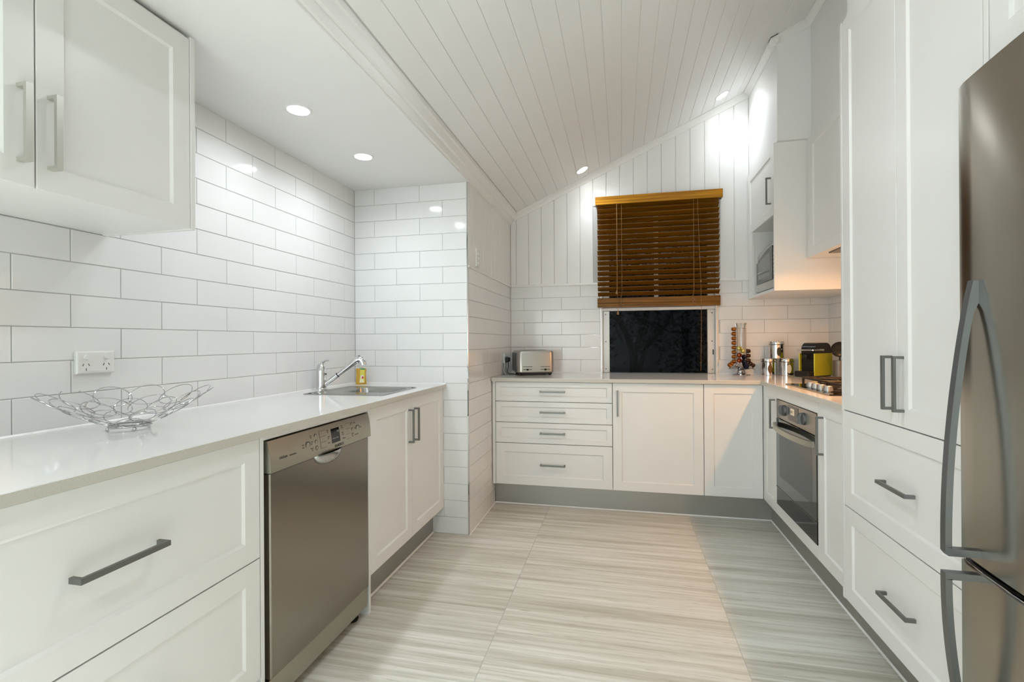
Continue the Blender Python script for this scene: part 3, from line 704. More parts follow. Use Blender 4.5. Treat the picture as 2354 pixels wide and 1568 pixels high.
# ---------------------------------------------------------------- power points and switch
def outlet(name, label, cat, fn, uc, vc, W, H, th, group=None):
    p0 = fn(uc, vc, 0); o = thing(name, label, cat, p0, group)
    b = MB().rings(fn, uc-W/2, uc+W/2, vc-H/2, vc+H/2, [(0, 0), (0, th-.004), (.0015, th-.0015), (.004, th)]); b.build('plate', 'white_plastic', o, False)
    return o
fn = FX(XL+.0026, 1)
po = outlet('power_outlet', 'white double power outlet on the left tiles above the wire bowl', 'power outlet', fn, 1.236, 1.114, .116, .072, .013, None)
ff = lambda u, v, d: fn(1.236+u, 1.114+v, .013+d)
MB().rings(lambda u, v, d: ff(u, v, d), -.047, .044, -.029, .031, [(0, -.001), (0, .0004), (.001, .0008)]).build('insert', 'white_plastic', po, False)
for u in (-.032, .030):
    c = ff(u, .017, 0)
    MB().lathe([(0, 0), (.0085, 0), (.0085, .004), (.007, .0065), (0, .0062)], c, 18, 'x').build('switch', 'white_plastic', po)
    s_ = MB()
    for a, dx, dz in ((.55, -.009, -.0075), (-.55, .008, -.0075), (0, 0, -.022)):
        q = [(-.001, -.004), (.001, -.004), (.001, .004), (-.001, .004)]
        s_.prism([(x*math.cos(a)+y*math.sin(a)*1, y*math.cos(a)-x*math.sin(a)) for x, y in q], lambda x, y, d: ff(u+dx+x*1.0-(.0 if a else 0), dz+y, d), .0002, .0011)
    s_.v = s_.v; s_.build('socket_slots', 'slot_dark', po, False)
fn2 = FX(XC+.0, 1)
po2 = outlet('power_outlet', 'white double power outlet behind the toaster with a black plug in it', 'power outlet', fn2, 3.765, 1.040, .115, .075, .012)
for y in (3.735, 3.795): MB().lathe([(0, 0), (.007, 0), (.006, .005), (0, .005)], (XC+.012, y, 1.058), 12, 'x').build('switch', 'white_plastic', po2)
MB().box(XC+.0125, XC+.047, 3.72, 3.757, 1.010, 1.048, .006).build('plug', 'black_plastic', po2)
MB().tube([(XC+.032, 3.742, 1.012), (XC+.036, 3.74, .97), (XC+.028, 3.735, .93), (XC+.045, 3.728, .9175), (XC+.085, 3.722, .9175), (XC+.12, 3.735, .9175)], .0032, 8).build('cable', 'black_plastic', po2)
MB().tube([(XC+.016, 3.692, 1.013), (XC+.018, 3.685, .985), (XC+.014, 3.672, .955), (XC+.020, 3.68, .925), (XC+.028, 3.70, .9172)], .0028, 8).build('cable', 'white_plastic', po2)
lsw = outlet('light_switch', 'white light switch on the painted boards above the tile rail', 'light switch', FX(XC+.0028, 1), 2.999, 1.709, .072, .116, .011)
for z in (1.735, 1.705, 1.675): MB().lathe([(0, 0), (.0075, 0), (.0065, .0045), (0, .005)], (XC+.0135, 2.999, z), 14, 'x').build('rocker', 'white_plastic', lsw)

# ---------------------------------------------------------------- oven
ov = thing('oven', 'black glass built-in oven with a curved steel handle below the cooktop', 'oven', (1.15, 2.78, .225))
OX = .872; O0, O1 = 2.484, 3.0765
MB().box(.8945, 1.42, 2.480, 3.078, .226, .829).build('body', 'black_soft', ov, False)
fo = FX(OX, -1)
cp = MB().box(OX, .894, O0, O1, .727, .831, .0015).build('control_panel', 'steel_dark', ov, False)
for y in (2.944, 2.650):
    kb = MB().lathe([(0, 0), (.031, 0), (.030, .005), (.025, .010), (.015, .013), (0, .014)], (OX, y, .782), 28, '-x').build('knob', 'fridge_handle', ov)
    MB().prism([(0, -.030), (.016, -.027), (.026, -.012), (.026, .012), (.016, .027), (0, .030)], lambda o, z, d: (OX-.003-o, y+d, .782+z), -.006, .006).build('grip', 'fridge_handle', kb)
MB().box(OX-.0012, OX, 2.722, 2.875, .744, .822).build('display', 'display', ov, False)
MB().box(OX-.0020, OX-.0012, 2.776, 2.832, .776, .810).build('clock', 'clock_lit', ov, False)
text_part('8:45', lambda u, v, d: (OX-.0020-d, 2.828-u, .786+v), .019, ov, m='print_dark')
dr = MB().box(OX-.002, .892, O0, O1, .332, .724, .0015).build('door', 'oven_glass', ov, False)
dlow = MB().box(OX-.001, .892, O0, O1, .227, .329, .0015).build('lower_panel', 'black_glass', ov, False)
MB().box(OX-.0024, OX-.0016, 2.54, 3.02, .40, .67).build('window', 'micro_glass', ov, False)
MB().box(OX-.004, OX, O0, O1, .329, .3325).build('trim_strip', 'steel_dark', ov, False)
P = [(O0+.012+(O1-O0-.024)*k/16, .052*math.sin(math.pi*k/16)**.6 if 0 < k < 16 else 0.0) for k in range(17)]
poly = [(y, .010+o*.8) for y, o in P] + [(y, .002+max(0, o*.8-.010)) for y, o in reversed(P)]
hd = MB()
pts_o = [(OX-.006-.8*o, y) for y, o in P]; vv = []
for (x, y) in pts_o: vv += [(x-.012, y, .672), (x-.012, y, .700), (x, y, .700), (x, y, .672)]
n = len(pts_o); hd.add(vv, [(i*4+k, i*4+(k+1) % 4, i*4+4+(k+1) % 4, i*4+4+k) for i in range(n-1) for k in range(4)]+[(0, 1, 2, 3), tuple(range((n-1)*4, n*4))])
hd.build('handle', 'steel_panel', ov)

# ---------------------------------------------------------------- cooktop
ck = thing('cooktop', 'black glass gas cooktop with cast iron trivets and silver knobs', 'cooktop', (1.18, 2.78, .914))
K0, K1 = 2.485, 3.085
MB().box(.925, 1.43, K0, K1, .9142, .9205, .0015).build('glass_plate', 'black_glass', ck, False)
MB().box(.923, .9249, K0, K1, .9142, .9200).build('edge_strip', 'steel_panel', ck, False)
for y in (2.625, 2.705, 2.775, 2.845):
    MB().lathe([(0, 0), (.017, 0), (.017, .003), (.0225, .004), (.0215, .010), (.018, .026), (.016, .0275), (0, .0275)], (.972, y, .9205), 22).build('knob', 'knob_silver', ck)
burn = [(1.09, 2.62), (1.09, 2.95), (1.32, 2.62), (1.32, 2.95)]
for (x, y), r in zip(burn, (.036, .046, .050, .036)):
    MB().lathe([(0, 0), (r+.012, 0), (r+.010, .008), (r, .010), (r, .018), (r-.004, .021), (0, .022)], (x, y, .9205), 24).build('burner', 'burner_cap', ck)
for y in (2.62, 2.95):
    t = MB(); h0, h1 = .950, .960
    y0, y1 = y-.135, y+.135
    for xx in (1.015, 1.395): t.box(xx-.005, xx+.005, y0, y1, h0, h1, .002)
    for yy in (y0, y1): t.box(1.015, 1.395, yy-.005, yy+.005, h0, h1, .002)
    t.box(1.020, 1.390, y-.005, y+.005, h0, h1+.003, .002)
    for xx in (1.09, 1.32): t.box(xx-.005, xx+.005, y0, y-.03, h0, h1+.003, .002); t.box(xx-.005, xx+.005, y+.03, y1, h0, h1+.003, .002)
    for xx in (1.016, 1.394):
        for yy in (y0, y1): t.box(xx-.006, xx+.006, yy-.006, yy+.006, .9207, h0, .002)
    t.build('trivet', 'iron', ck, False)

# ---------------------------------------------------------------- range hood and its lamp
rh = thing('range_hood', 'slim grey range hood under the cupboard above the cooktop', 'range hood', (1.3, 2.82, 1.672))
MB().box(1.164, 1.448, 2.517, 3.123, 1.666, 1.689, .001).build('body', 'holder_grey', rh, False)
for k in range(9): MB().box(1.255+k*.02, 1.263+k*.02, 2.56, 3.08, 1.6635, 1.6658).build('filter_slat', 'steel_panel', rh, False)
for y in (2.74, 2.60):
    MB().lathe([(0, 0), (.024, 0), (.027, .002), (.028, .005), (0, .005)], (1.195, y, 1.6655), 20, '-z').build('lamp_lens', 'hood_lens', rh)
    ld = bpy.data.lights.new('hood_lamp', 'AREA'); ld.shape = 'DISK'; ld.size = .045; ld.energy = HOOD_W; ld.color = WARM; ld.spread = R(170)
    lo = bpy.data.objects.new('hood_lamp', ld); C.objects.link(lo); lo.parent = rh; lo.location = Vector((1.195, y, 1.6590))-WL[rh]

# ---------------------------------------------------------------- microwave
mw = thing('microwave_oven', 'silver microwave with a dark arched glass door in the wall niche', 'microwave', (1.15, 3.63, 1.497))
M0, M1, MXF = 3.405, 3.842, .972
MB().box(MXF+.03, 1.38, M0+.004, M1-.004, 1.506, 1.796, .006).build('body', 'micro_silver', mw)
def arch(y0, y1, zb, zl, zh, n=14):   # far end low, near end high
    P = [(y0, zb), (y1, zb)]
    for k in range(n+1):
        t = k/n; P.append((y1+(y0-y1)*t, zl+(zh-zl)*math.sin(t*math.pi/2)))
    return P
MB().prism(arch(M0, M1, 1.506, 1.772, 1.808), lambda a, z, d: (MXF+d, a, z), 0, .03).build('front_panel', 'micro_silver', mw)
dr = MB().prism(arch(M0+.058, M1-.002, 1.568, 1.716, 1.788), lambda a, z, d: (MXF-d, a, z), 0, .010).build('door', 'micro_glass', mw)
MB().prism(arch(M0+.105, M1-.045, 1.598, 1.715, 1.752), lambda a, z, d: (MXF-d, a, z), .0095, .0107).build('window', 'micro_window', dr, False)
MB().box(MXF-.008, MXF, M0+.003, M0+.055, 1.568, 1.775, .002).build('control_panel', 'black_plastic', mw)
for k in range(6): MB().lathe([(0, 0), (.007, 0), (.006, .003), (0, .003)], (MXF-.008, M0+.029, 1.60+k*.026), 12, '-x').build('button', 'micro_silver', mw)
MB().box(MXF-.014, MXF, M0+.004, M1-.003, 1.512, 1.564, .004).build('lower_trim', 'micro_silver', mw)
MB().tube([(MXF-.016, M1-.05, 1.640), (MXF-.022, M1-.10, 1.6385), (MXF-.024, M0+.16, 1.6345), (MXF-.012, M0+.13, 1.633)], .0028, 8).build('handle', 'micro_silver', dr)  # bright bar modelling a reflection in the glass, not a fitted handle
MB().lathe([(0, 0), (.007, 0), (.007, .001), (0, .001)], (MXF-.014, M1-.06, 1.537), 14, '-x').build('badge', 'knob_silver', mw)
for y in (M0+.04, M1-.04): MB().lathe([(0, 0), (.012, 0), (.012, .0095), (0, .0095)], (MXF+.05, y, 1.497), 12).build('foot', 'black_plastic', mw)

# ---------------------------------------------------------------- refrigerator
fr = thing('refrigerator', 'tall stainless steel refrigerator with bowed grey handles at the right edge', 'refrigerator', (1.1, .95, 0))
FX0, G0, G1 = .770, .56, 1.345
MB().box(.845, 1.46, G0+.012, G1-.012, .03, 1.752, .006).build('cabinet', 'steel_dark', fr)
def door_poly():
    P = []
    n = 24
    for k in range(n+1):
        t = k/n; y = G1+(G0-G1)*t
        e = min(t, 1-t); P.append((FX0-.022*(1-(2*t-1)**2)+(.006*max(0, 1-e/.012)**2), y))
    return P+[(.84, G0), (.84, G1)]
DP = door_poly()
ud = MB().prism(DP, lambda a, b, d: (a, b, d), .677, 1.757).build('door', 'steel', fr)
ld_ = MB().prism(DP, lambda a, b, d: (a, b, d), .075, .657).build('door', 'steel', fr)
MB().box(.782, .838, G0+.004, G1-.004, .659, .675).build('seal', 'black_plastic', fr, False)
MB().prism([(x+.004, y) for x, y in DP[:-2]]+[(x+.012, y) for x, y in reversed(DP[:-2])], lambda a, b, d: (a, b, d), .6575, .6615).build('edge_trim', 'chrome', fr)
MB().box(.83, .84, G0+.02, G1-.02, .02, .073).build('kick_grille', 'black_soft', fr, False)
for y in (G0+.06, G1-.06): MB().lathe([(0, 0), (.02, 0), (.02, .03), (0, .03)], (.9, y, 0), 14).build('foot', 'black_plastic', fr)
HY = 1.268
def bow(pts_out, pts_in, parent, w0=.018):
    n = len(pts_out); v = []
    for (xo, zo), (xi, zi) in zip(pts_out, pts_in): v += [(xo, HY-w0/2, zo), (xo, HY+w0/2, zo), (xi, HY+w0/2, zi), (xi, HY-w0/2, zi)]
    m = MB(); m.add(v, [(i*4+k, i*4+(k+1) % 4, i*4+4+(k+1) % 4, i*4+4+k) for i in range(n-1) for k in range(4)]+[(0, 1, 2, 3), tuple(range((n-1)*4, n*4))])
    return m.build('handle', 'fridge_handle', parent)
fx = FX0-.008
def curve_up(t): return fx-.010-.056*math.sin(t*math.pi/2)**.85
outs, ins = [], []
for k in range(19):
    t = k/18; z = 1.300-(1.300-.712)*t; outs.append((curve_up(t), z)); ins.append((min(fx+.010, curve_up(t)+.013+(0 if t > .12 else (1-t/.12)*.02)), z-.002))
outs += [(fx-.066, .700), (fx-.060, .692), (fx-.03, .692), (fx+.010, .692)]; ins += [(fx-.0535, .712), (fx-.050, .708), (fx-.03, .708), (fx+.010, .708)]
bow(outs, ins, ud)
outs, ins = [], []
for k in range(19):
    t = k/18; z = .205+(.640-.205)*t; outs.append((curve_up(t), z)); ins.append((min(fx+.010, curve_up(t)+.013+(0 if t > .12 else (1-t/.12)*.02)), z+.002))
outs += [(fx-.066, .655), (fx-.03, .655), (fx+.010, .655)]; ins += [(fx-.052, .640), (fx-.03, .640), (fx+.010, .640)]
bow(outs, ins, ld_)

# ---------------------------------------------------------------- venetian blind
vb = thing('window_blind', 'brown timber venetian blind half lowered over the window', 'blind', (.28, 3.93, 1.437))
BY0 = 3.918
MB().box(-.195, .752, BY0-.006, BY0+.008, 2.248, 2.312, .002).build('valance', 'blind_wood_lit', vb, False)
MB().box(-.195, -.183, BY0+.009, YB-.008, 2.248, 2.312, .002).box(.740, .752, BY0+.009, YB-.008, 2.248, 2.312, .002).build('valance_return', 'blind_wood', vb, False)
MB().box(-.18, .738, BY0+.012, BY0+.060, 2.272, 2.305).build('headrail', 'bark', vb, False)
th = R(29); sw = .0525
sm = MB(); a, c_ = math.cos(th)*sw/2, math.sin(th)*sw/2
P = [(-a, c_), (-a*.5, c_*.5+.0012), (0, .0015), (a*.5, -c_*.5+.0012), (a, -c_)]
P2 = [(y, z+.0028) for y, z in reversed(P)]
sm.prism(P+P2, lambda y, z, d: (d, y, z), -.4555, .4555); sme = sm.mesh('slat', 'blind_wood', False)
for k in range(18):
    o = bpy.data.objects.new('slat', sme); C.objects.link(o); o.parent = vb
    o.location = Vector((.275+random.uniform(-.0015, .0015), BY0+.034, 1.541+k*.0413)) - WL[vb]
b = MB(); b.prism([(0, 0), (.004, .028), (0, .034), (.003, .062), (.006, .074), (.046, .074), (.050, .06), (.050, 0)], lambda y, z, d: (d, BY0+.008+y, 1.437+z), -.182, .733); b.build('bottom_rail', 'blind_wood', vb, False)
def cord(pts, r=.0014, name='cord'): return MB().tube(pts, r, 6).build(name, 'cord', vb)
for x in (.008, .544):
    cord([(x, BY0+.006, 2.25), (x, BY0+.004, 1.9), (x, BY0+.004, 1.55), (x-.008, BY0, 1.515), (x-.02, BY0-.001, 1.505)])
    Q = []
    for k in range(26):
        q = k/25; Q.append((x-.006+.022*q*math.sin(k*1.3)+.01*q, BY0+.000, 1.51-.07*q+.012*math.cos(k*1.7)))
    cord(Q, .0011, 'cord_knot')
for x0, x1, zt_ in ((-.030, -.032, 1.535), (-.027, -.024, 1.375)):
    cord([(x0, BY0-.001, 2.25), (x0, BY0-.004, 1.9), (x1, BY0-.004, zt_+.03)])
    MB().lathe([(0, 0), (.007, .001), (.0095, .008), (.0075, .018), (.0035, .026), (.0045, .030), (.002, .034), (0, .034)], (x1, BY0-.004, zt_), 14).build('tassel', 'cord', vb)
cord([(.572, BY0-.001, 2.25), (.58, BY0-.004, 1.95), (.592, BY0-.005, 1.62), (.594, BY0-.005, 1.3), (.588, BY0-.005, .94)])
MB().lathe([(0, 0), (.005, .001), (.006, .006), (.003, .013), (0, .014)], (.5925, BY0-.005, 1.612), 12).build('cord_bead', 'cord', vb)

# ---------------------------------------------------------------- toaster
tb = R(21); tw, td, thh = .285, .27, .19
ang0 = Vector((math.cos(tb), math.sin(tb), 0)); ang1 = Vector((-math.sin(tb), math.cos(tb), 0))
ctr = Vector((-.763, 3.585, .914)) + ang0*tw/2 + ang1*td/2
ts = thing('toaster', 'brushed steel two-control toaster on the back left worktop', 'toaster', ctr, rot=(0, 0, tb))
def tpoly(w_, d_, r): return rr(-w_/2, w_/2, -d_/2, d_/2, r, 5)
b = MB(); lv_ = [(tpoly(tw-.02, td-.02, .03), .018), (tpoly(tw, td, .035), .026), (tpoly(tw, td, .035), .168), (tpoly(tw-.008, td-.008, .032), .180), (tpoly(tw-.024, td-.024, .025), .186), (tpoly(tw-.06, td-.06, .02), .188)]
n = len(lv_[0][0]); b.add([(x, y, z) for P, z in lv_ for x, y in P], [(i*n+k, i*n+(k+1) % n, (i+1)*n+(k+1) % n, (i+1)*n+k) for i in range(len(lv_)-1) for k in range(n)]+[tuple(range(n)), tuple(range((len(lv_)-1)*n, len(lv_)*n))])
b.build('body', 'toaster_steel', ts, local=True)
MB().prism(rr(-td/2+.02, td/2-.012, .030, .170, .02), lambda a, z, d: (d, a, z), -tw/2-.003, -tw/2+.01).build('side_panel', 'toaster_grey', ts, local=True)
MB().box(-tw/2+.015, tw/2-.015, -td/2+.015, td/2-.015, .008, .019, .003).build('base', 'black_plastic', ts, local=True)
for x in (-tw/2+.035, tw/2-.03):
    for y in (-td/2+.03, td/2-.03): MB().lathe([(0, 0), (.011, 0), (.013, .012), (0, .012)], (x, y, 0), 12).build('foot', 'black_plastic', ts, local=True)
for y in (-.045, .045):
    MB().box(-tw/2+.05, tw/2-.05, y-.018, y+.018, .1875, .1886).build('slot', 'slot_dark', ts, local=True, smooth=False)
    for k in range(9): MB().box(-tw/2+.055+k*.021, -tw/2+.057+k*.021, y-.018, y+.018, .1886, .1905).build('slot_wire', 'chrome', ts, local=True, smooth=False)
for x in (-.065, .072):
    MB().prism(rr(x-.042, x+.042, .035, .053, .0085), lambda a, z, d: (a, d, z), -td/2-.0015, -td/2+.002).build('dial_surround', 'steel_panel', ts, local=True)
    MB().box(x-.033, x+.033, -td/2-.0025, -td/2, .0425, .0465).build('dial_track', 'slot_dark', ts, local=True, smooth=False)
    MB().box(x-.008, x+.006, -td/2-.012, -td/2, .037, .051, .002).build('slider', 'black_plastic', ts, local=True)
    MB().box(x-.036, x+.036, -td/2-.0008, -td/2+.001, .063, .067).build('print_line', 'print_dark', ts, local=True, smooth=False)
MB().box(-.018, .018, -td/2-.0005, -td/2+.001, .139, .142).build('badge', 'steel_panel', ts, local=True, smooth=False)

# ---------------------------------------------------------------- capsule carousel and its capsules
RX, RY, RZ = .861, 3.872, .914
rk = thing('capsule_carousel', 'chrome coffee capsule carousel left of the canisters', 'capsule rack', (RX, RY, RZ))
MB().lathe([(0, 0), (.060, 0), (.062, .003), (.058, .007), (.034, .011), (.028, .020), (.026, .034), (.034, .050), (.050, .060), (.044, .064), (.02, .066), (0, .067)], (RX, RY, RZ), 28).build('base', 'chrome_wire', rk)
NC = 8; RW = .034
for k in range(NC):
    a0 = 2*math.pi*k/NC+R(22.5-4)
    for da in (-.34, .34):
        a = a0+da*.9; f = lambda r, z, aa=a: (RX+r*math.cos(aa), RY+r*math.sin(aa), RZ+z)
        a2 = a0+da*.55
        MB().tube([(RX+.088*math.cos(a2), RY+.088*math.sin(a2), RZ+.046), f(.066, .052), f(.048, .066), f(RW+.004, .090), f(RW, .12), f(RW, .25), f(RW, .365), f(RW+.006, .383)], .0017, 6).build('wire', 'chrome_wire', rk)
    a = a0; MB().tube([(RX+.088*math.cos(a-.19), RY+.088*math.sin(a-.19), RZ+.046), (RX+.093*math.cos(a), RY+.093*math.sin(a), RZ+.047), (RX+.088*math.cos(a+.19), RY+.088*math.sin(a+.19), RZ+.046)], .0017, 6).build('wire', 'chrome_wire', rk)
for z in (.12, .345): MB().tube([(RX+(RW-.003)*math.cos(q*.2618), RY+(RW-.003)*math.sin(q*.2618), RZ+z) for q in range(24)], .0016, 6, True).build('wire_hoop', 'chrome_wire', rk)
protos = {}
def capsule(m, label, group, a, z, r=None, tilt=0):
    """dome points outwards; the flat rim faces the post"""
    rad = RW+.0012 if r is None else r-.004
    loc = Vector((RX+rad*math.cos(a), RY+rad*math.sin(a), RZ+z))
    if m not in protos:
        t = thing('coffee_capsule', label, 'coffee capsule', (0, 0, 0), group)
        MB().lathe([(0, 0), (.0180, 0), (.0185, .0008), (.0180, .0016), (.0158, .0018), (.0150, .012), (.0138, .021), (.0105, .0270), (.0055, .0292), (0, .0298)], (0, 0, 0), 14).build('shell', m, t)
        MB().lathe([(0, -.0006), (.017, -.0006), (.017, .0), (0, .0)], (0, 0, 0), 14).build('lid', 'knob_silver', t)
        protos[m] = t; o = t
    else: o = copy_thing(protos[m], (0, 0, 0)); o['label'] = label
    o.location = loc; o.rotation_euler = (Matrix.Rotation(a, 3, 'Z') @ Matrix.Rotation(R(90)-tilt, 3, 'Y')).to_euler()
col = lambda k: 2*math.pi*k/NC+R(22.5-4)
step = .0340
lab = 'orange coffee capsule in the tall leftmost column of the carousel'
ORD = ['topmost', 'second from the top', 'third from the top', 'fourth from the top', 'fifth from the top', 'sixth from the top', 'seventh from the top', 'eighth from the top']
for i in range(8): capsule('capsule_orange', 'orange coffee capsule in the leftmost column of the carousel, '+ORD[7-i], 'orange capsules', col(3)+.35, .100+i*step)
lab = 'orange coffee capsule on the flared foot at the left of the carousel'
for i, (r, z, tl) in enumerate(((.055, .076, .6), (.071, .063, .75))): capsule('capsule_orange', lab+(', upper one', ', lower one')[i], 'orange capsules on the foot', col(3)+.35, z, r, tl)
lab = 'pale yellow coffee capsule at the front of the carousel'
capsule('capsule_yellow', lab+', left and higher one', 'yellow capsules', col(5)-.05, .197); capsule('capsule_yellow', lab+', right and lower one', 'yellow capsules', col(6)-.25, .178)
for i in (0, 1): capsule('capsule_red', 'dull red coffee capsule below the yellow ones on the carousel, '+('lower', 'upper')[i]+' of two', 'red capsules', col(5)-.05, .108+i*.038)
lab = 'navy blue coffee capsule low at the front right of the carousel'
for i in range(2): capsule('capsule_navy', lab+(', second from the top', ', topmost')[i], 'navy capsules', col(6)-.02, .100+i*step)
for r, z, tl in ((.053, .073, .6), (.072, .058, .75)): capsule('capsule_navy', lab+(', third from the top' if r < .06 else ', lowest of four'), 'navy capsules', col(6)-.02, z, r, tl)
lab = 'dark brown coffee capsule in the right-hand column of the carousel'
for i in range(3): capsule('capsule_brown', lab+', '+ORD[2-i], 'dark brown capsules', col(7)+.30, .108+i*step)
for r, z, tl in ((.055, .075, .6), (.072, .062, .75)): capsule('capsule_brown', lab+(', fourth from the top' if r < .06 else ', lowest'), 'dark brown capsules', col(7)+.30, z, r, tl)

# ---------------------------------------------------------------- canisters
def canister(x, y, z, label, content, a=-1.95):
    t = thing('canister', label, 'canister', (x, y, z), None)
    MB().lathe([(0, 0), (.049, 0), (.0505, .002), (.0505, .096), (.049, .098), (0, .098)], (x, y, z), 32).build('body', 'chrome', t)
    MB().lathe([(0, .0985), (.0475, .0985), (.0475, .1015), (.0518, .1015), (.0518, .119), (.050, .122), (.0, .123)], (x, y, z), 32).build('lid', 'chrome', t)
    MB().lathe([(0.046, .0982), (.0495, .0982), (.0495, .1012), (.046, .1012)], (x, y, z), 24).build('seal', 'black_soft', t)
    b = MB(); v = []
    m_, n_ = 24, 4
    for i in range(n_+1):
        for k in range(m_):
            q = 2*math.pi*k/m_; du = .31*math.cos(q)*i/n_; dz = .031*math.sin(q)*i/n_
            rr_ = .0512; v.append((x+rr_*math.cos(a+du), y+rr_*math.sin(a+du), z+.049+dz))
    b.add(v, [(i*m_+k, i*m_+(k+1) % m_, (i+1)*m_+(k+1) % m_, (i+1)*m_+k) for i in range(n_) for k in range(m_)]); b.build('window', content, t)
    return t
canister(1.045, 3.868, .914, 'chrome canister with brown coffee in its oval window, lower left of the three', 'coffee_brown', -1.62)
canister(1.166, 3.868, .914, 'chrome canister with white contents in its oval window, lower right of the three', 'sugar_white', -1.55)
canister(1.098, 3.866, 1.0375, 'chrome canister stacked on top of the other two', 'tea_dark', -1.5)

# ---------------------------------------------------------------- coffee machine
cm = thing('coffee_machine', 'black and lime green capsule coffee machine in the back right corner', 'coffee machine', (1.312, 3.745, .914), rot=(0, 0, R(-51)))
# local frame: front faces -y, x across
W2, D2 = .052, .098
body = [(-D2+.02, .03), (D2, .03), (D2, .17)]
for k in range(9): q = k/8*math.pi/2; body.append((D2-.055+.055*math.cos(q), .175+.060*math.sin(q)))
for k in range(9): q = math.pi/2+k/8*math.pi/2; body.append((-D2+.06+.045*math.cos(q), .190+.045*math.sin(q)))
body += [(-D2+.015, .16), (-D2+.02, .155)]
MB().prism(body, lambda y, z, d: (d, y, z), -W2+.004, W2-.004).build('body', 'black_plastic', cm, local=True)
for s in (-1, 1):
    pnl = [(-D2, .012), (D2, .012), (D2, .163), (-D2, .163)]
    MB().prism(pnl, lambda y, z, d: (d, y, z), s*(W2-.003), s*(W2+.002)).build('side_panel', 'lime', cm, local=True, smooth=False)
    MB().box(s*(W2-.0035), s*(W2+.0025), -D2-.004, -D2+.0005, .012, .163, .001).build('side_edge', 'lime_edge', cm, local=True, smooth=False)
for k in range(11): MB().box(-W2+.006, W2-.006, -D2+.012, -D2+.020, .045+k*.0085, .0505+k*.0085, .002).build('front_rib', 'black_soft', cm, local=True, smooth=False)
MB().box(-W2+.004, W2-.004, -D2+.002, D2-.005, .002, .03, .004).build('base', 'black_plastic', cm, local=True)
MB().box(-W2, W2, -D2-.062, -D2+.0, .004, .044, .006).build('drip_tray', 'black_plastic', cm, local=True)
MB().box(-.014, .014, -D2-.028, -D2+.02, .128, .152, .004).build('spout', 'black_plastic', cm, local=True)
for s in (-1, 1): MB().tube([(s*(W2+.002), -.005, .186), (s*(W2+.002), -.06, .186), (s*(W2+.001), -D2-.02, .186)], [.008, .005, .005], 10, flat=1).build('lever', 'chrome', cm, local=True)
MB().tube([(-W2-.002, -D2-.02, .186), (W2+.002, -D2-.02, .186)], .005, 10).build('lever_bar', 'chrome', cm, local=True)

# ---------------------------------------------------------------- utensils
uh = thing('utensil_holder', 'grey metal utensil holder beside the lime coffee machine', 'utensil holder', (1.415, 3.64, .914))
MB().lathe([(0, 0), (.034, 0), (.036, .003), (.036, .118), (.033, .118), (.033, .006), (0, .005)], (1.415, 3.64, .914), 24).build('cup', 'holder_grey', uh)
def utensil(name, label, base, tip, hr, nrm):
    t = thing(name, label, 'utensil', base)
    MB().tube([base, tip], .0045, 8).build('handle', 'black_plastic', t)
    b = MB(); n = Vector(nrm).normalized(); up = (Vector(tip)-Vector(base)).normalized(); sd = up.cross(n).normalized(); n = sd.cross(up); v = []; cc = Vector(tip)+up*hr[1]*.9
    for i in range(7):
        q = i/6*math.pi/2
        for k in range(18):
            a = 2*math.pi*k/18; v.append(cc+sd*hr[0]*math.cos(a)*math.sin(q)+up*hr[1]*math.sin(a)*math.sin(q)-n*.02*(math.cos(q)))
    b.add(v, [(i*18+k, i*18+(k+1) % 18, (i+1)*18+(k+1) % 18, (i+1)*18+k) for i in range(6) for k in range(18)])
    b.build('head', 'black_plastic', t)
utensil('cooking_spoon', 'black cooking spoon standing high in the utensil holder', (1.418, 3.640, .922), (1.408, 3.612, 1.060), (.050, .052), (-.3, -1, .1))
utensil('ladle', 'black ladle standing low in the utensil holder by the pantry', (1.432, 3.652, .922), (1.452, 3.640, 1.040), (.017, .024), (-.3, -1, .1))

# ---------------------------------------------------------------- downlights, seen ones and added unseen ones
def downlight(loc, label, watts, rotz=0, col=COOL, beam=None, aim=0):
    beam = beam or (SLOPE_BEAM if rotz else LOW_BEAM)
    t = thing('downlight', label, 'downlight', loc, 'recessed downlights', rot=(0, rotz, 0) if rotz else None)
    MB().lathe([(.042, .004), (.042, -.001), (.044, -.0035), (.050, -.0035), (.053, -.001), (.053, .004)], (0, 0, 0), 32).build('ring', 'lens_rim', t, local=True)
    MB().lathe([(0, -.0005), (.042, -.0005), (.042, .003), (0, .003)], (0, 0, 0), 28).build('lens', 'lens', t, local=True)
    d = bpy.data.lights.new('downlight_lamp', 'AREA'); d.shape = 'DISK'; d.size = .084; d.energy = watts; d.color = col; d.spread = R(beam)
    o = bpy.data.objects.new('downlight_lamp', d); C.objects.link(o); o.parent = t; o.location = (0, 0, -.004); o.rotation_euler = (0, aim, 0)
    return t
downlight((-1.303, 1.780, ZC-.0005), 'round recessed downlight in the low ceiling, nearer of the two there', LOW_W)
downlight((-1.305, 2.305, ZC-.0005), 'round recessed downlight in the low ceiling, nearer the tiled corner', LOW_W)
downlight((-.285, 3.775, zs(-.285)-.0005), 'round recessed downlight in the sloping boards, above the blind on the left', SLOPE_W, -SL)
downlight((.724, 3.775, zs(.724)-.0005), 'round recessed downlight in the sloping boards, highest on the right', SLOPE_W, -SL)
downlight((-.285, 1.62, zs(-.285)-.0005), 'added unseen downlight in the sloping boards, over the dishwasher aisle', MID_W, -SL, COOL, 150, SL*.9)  # out of view, added to brighten the floor and the fronts
downlight((.52, 1.58, zs(.52)-.0005), 'added unseen downlight in the sloping boards, beside the tall pantry', MID_W*.12, -SL, COOL, 110, SL)  # also out of view, added for more light by the pantry doors
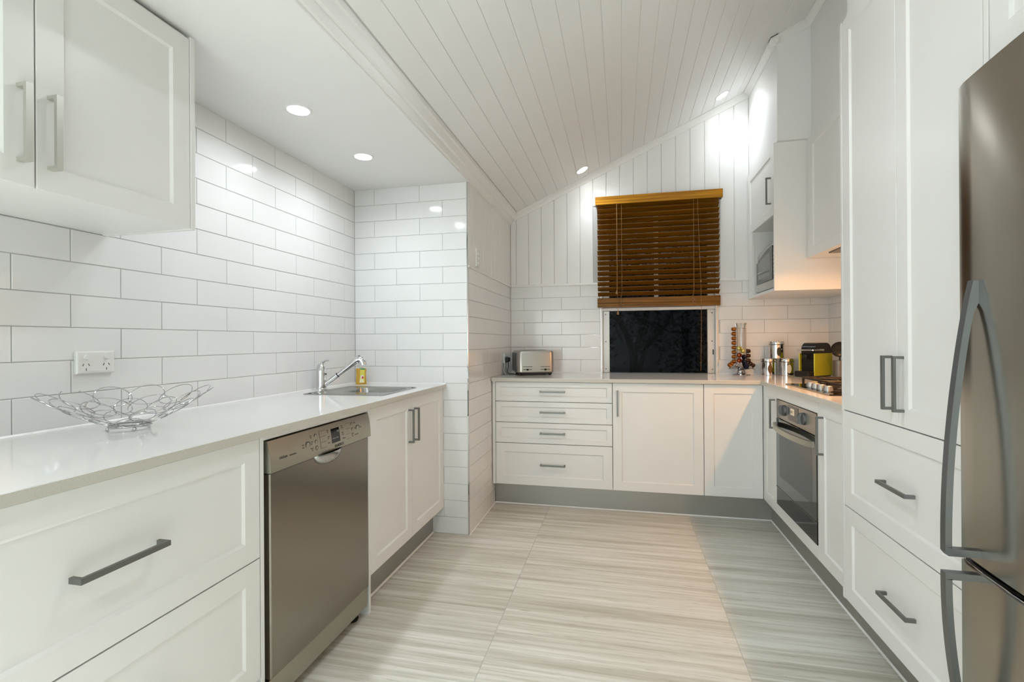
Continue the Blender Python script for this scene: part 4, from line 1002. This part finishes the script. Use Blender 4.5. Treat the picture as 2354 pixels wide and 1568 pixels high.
for x, y in ((-1.30, -.98), (-1.30, -1.7)):  # unseen lamps added to fill the room with bounced light
    downlight((x, y, ZC-.0005), 'added fill downlight in the low ceiling behind the camera, '+('nearer' if y > -1 else 'farther')+' one', REAR_W, 0, REAR_C, 120)
for x, y in ((-.285, -.75), (-.285, -1.65)):  # more unseen fill lamps, added for even light from the rear
    downlight((x, y, zs(x)-.0005), 'added fill downlight in the sloping boards behind the camera, '+('nearer' if y > -1 else 'farther')+' one', REAR_W*.5, -SL, REAR_C, REAR_BEAM, SL)

# ---------------------------------------------------------------- night garden outside the window
struct(MB().box(-6, 7, YB+.4, 14, -.6, -.5).build('ground', 'earth'))
tag(MB().box(-3.2, 4.2, 10.0, 10.12, -.5, 2.6).build('garden_wall', 'fence_paint'), 'pale grey garden wall glimpsed behind the tree at night', 'wall')
tr = thing('tree', 'dark tree with a forked trunk outside the window at night', 'tree', (.20, 7.2, -.5))
t = MB()
t.tube([(.20, 7.2, -.5), (.19, 7.2, .4), (.17, 7.2, .95)], [.085, .07, .06], 10)
t.tube([(.17, 7.2, .92), (.10, 7.15, 1.2), (-.02, 7.1, 1.45), (-.35, 7.0, 1.75), (-.7, 7, 2.3)], [.05, .045, .035, .028, .015], 8)
t.tube([(.17, 7.2, .92), (.24, 7.25, 1.15), (.34, 7.3, 1.5), (.5, 7.3, 2.0), (.55, 7.3, 2.8)], [.045, .042, .036, .03, .02], 8)
t.tube([(.30, 7.2, -.5), (.30, 7.2, .5), (.26, 7.2, .8), (.36, 7.25, 1.1), (.62, 7.2, 1.4), (.9, 7.1, 2.0)], [.05, .045, .04, .036, .03, .015], 8)
t.build('trunk', 'bark', tr)
lf = MB(); rnd = random.Random(3)
def leaf(p, s):
    a = Vector((rnd.gauss(0, 1), rnd.gauss(0, 1), rnd.gauss(0, 1))).normalized(); bb = a.cross(Vector((rnd.gauss(0, 1), rnd.gauss(0, 1), rnd.gauss(0, 1)))).normalized()
    p = Vector(p); lf.add([p-a*s, p-bb*s*.35, p+a*s, p+bb*s*.35], [(0, 1, 2, 3)])
for i in range(15000):
    x = rnd.uniform(-2.4, 3.0); y = rnd.uniform(6.4, 8.6); z = rnd.uniform(-.1, 3.3)
    hole = ((x-.02)/.22)**2+((z-.80)/.34)**2 < 1 or ((x-.42)/.12)**2+((z-.85)/.28)**2 < 1
    if hole and rnd.random() < .96: continue
    leaf((x, y, z), rnd.uniform(.03, .065))
stuff(lf.build('foliage', 'leaf', tr, smooth=False))
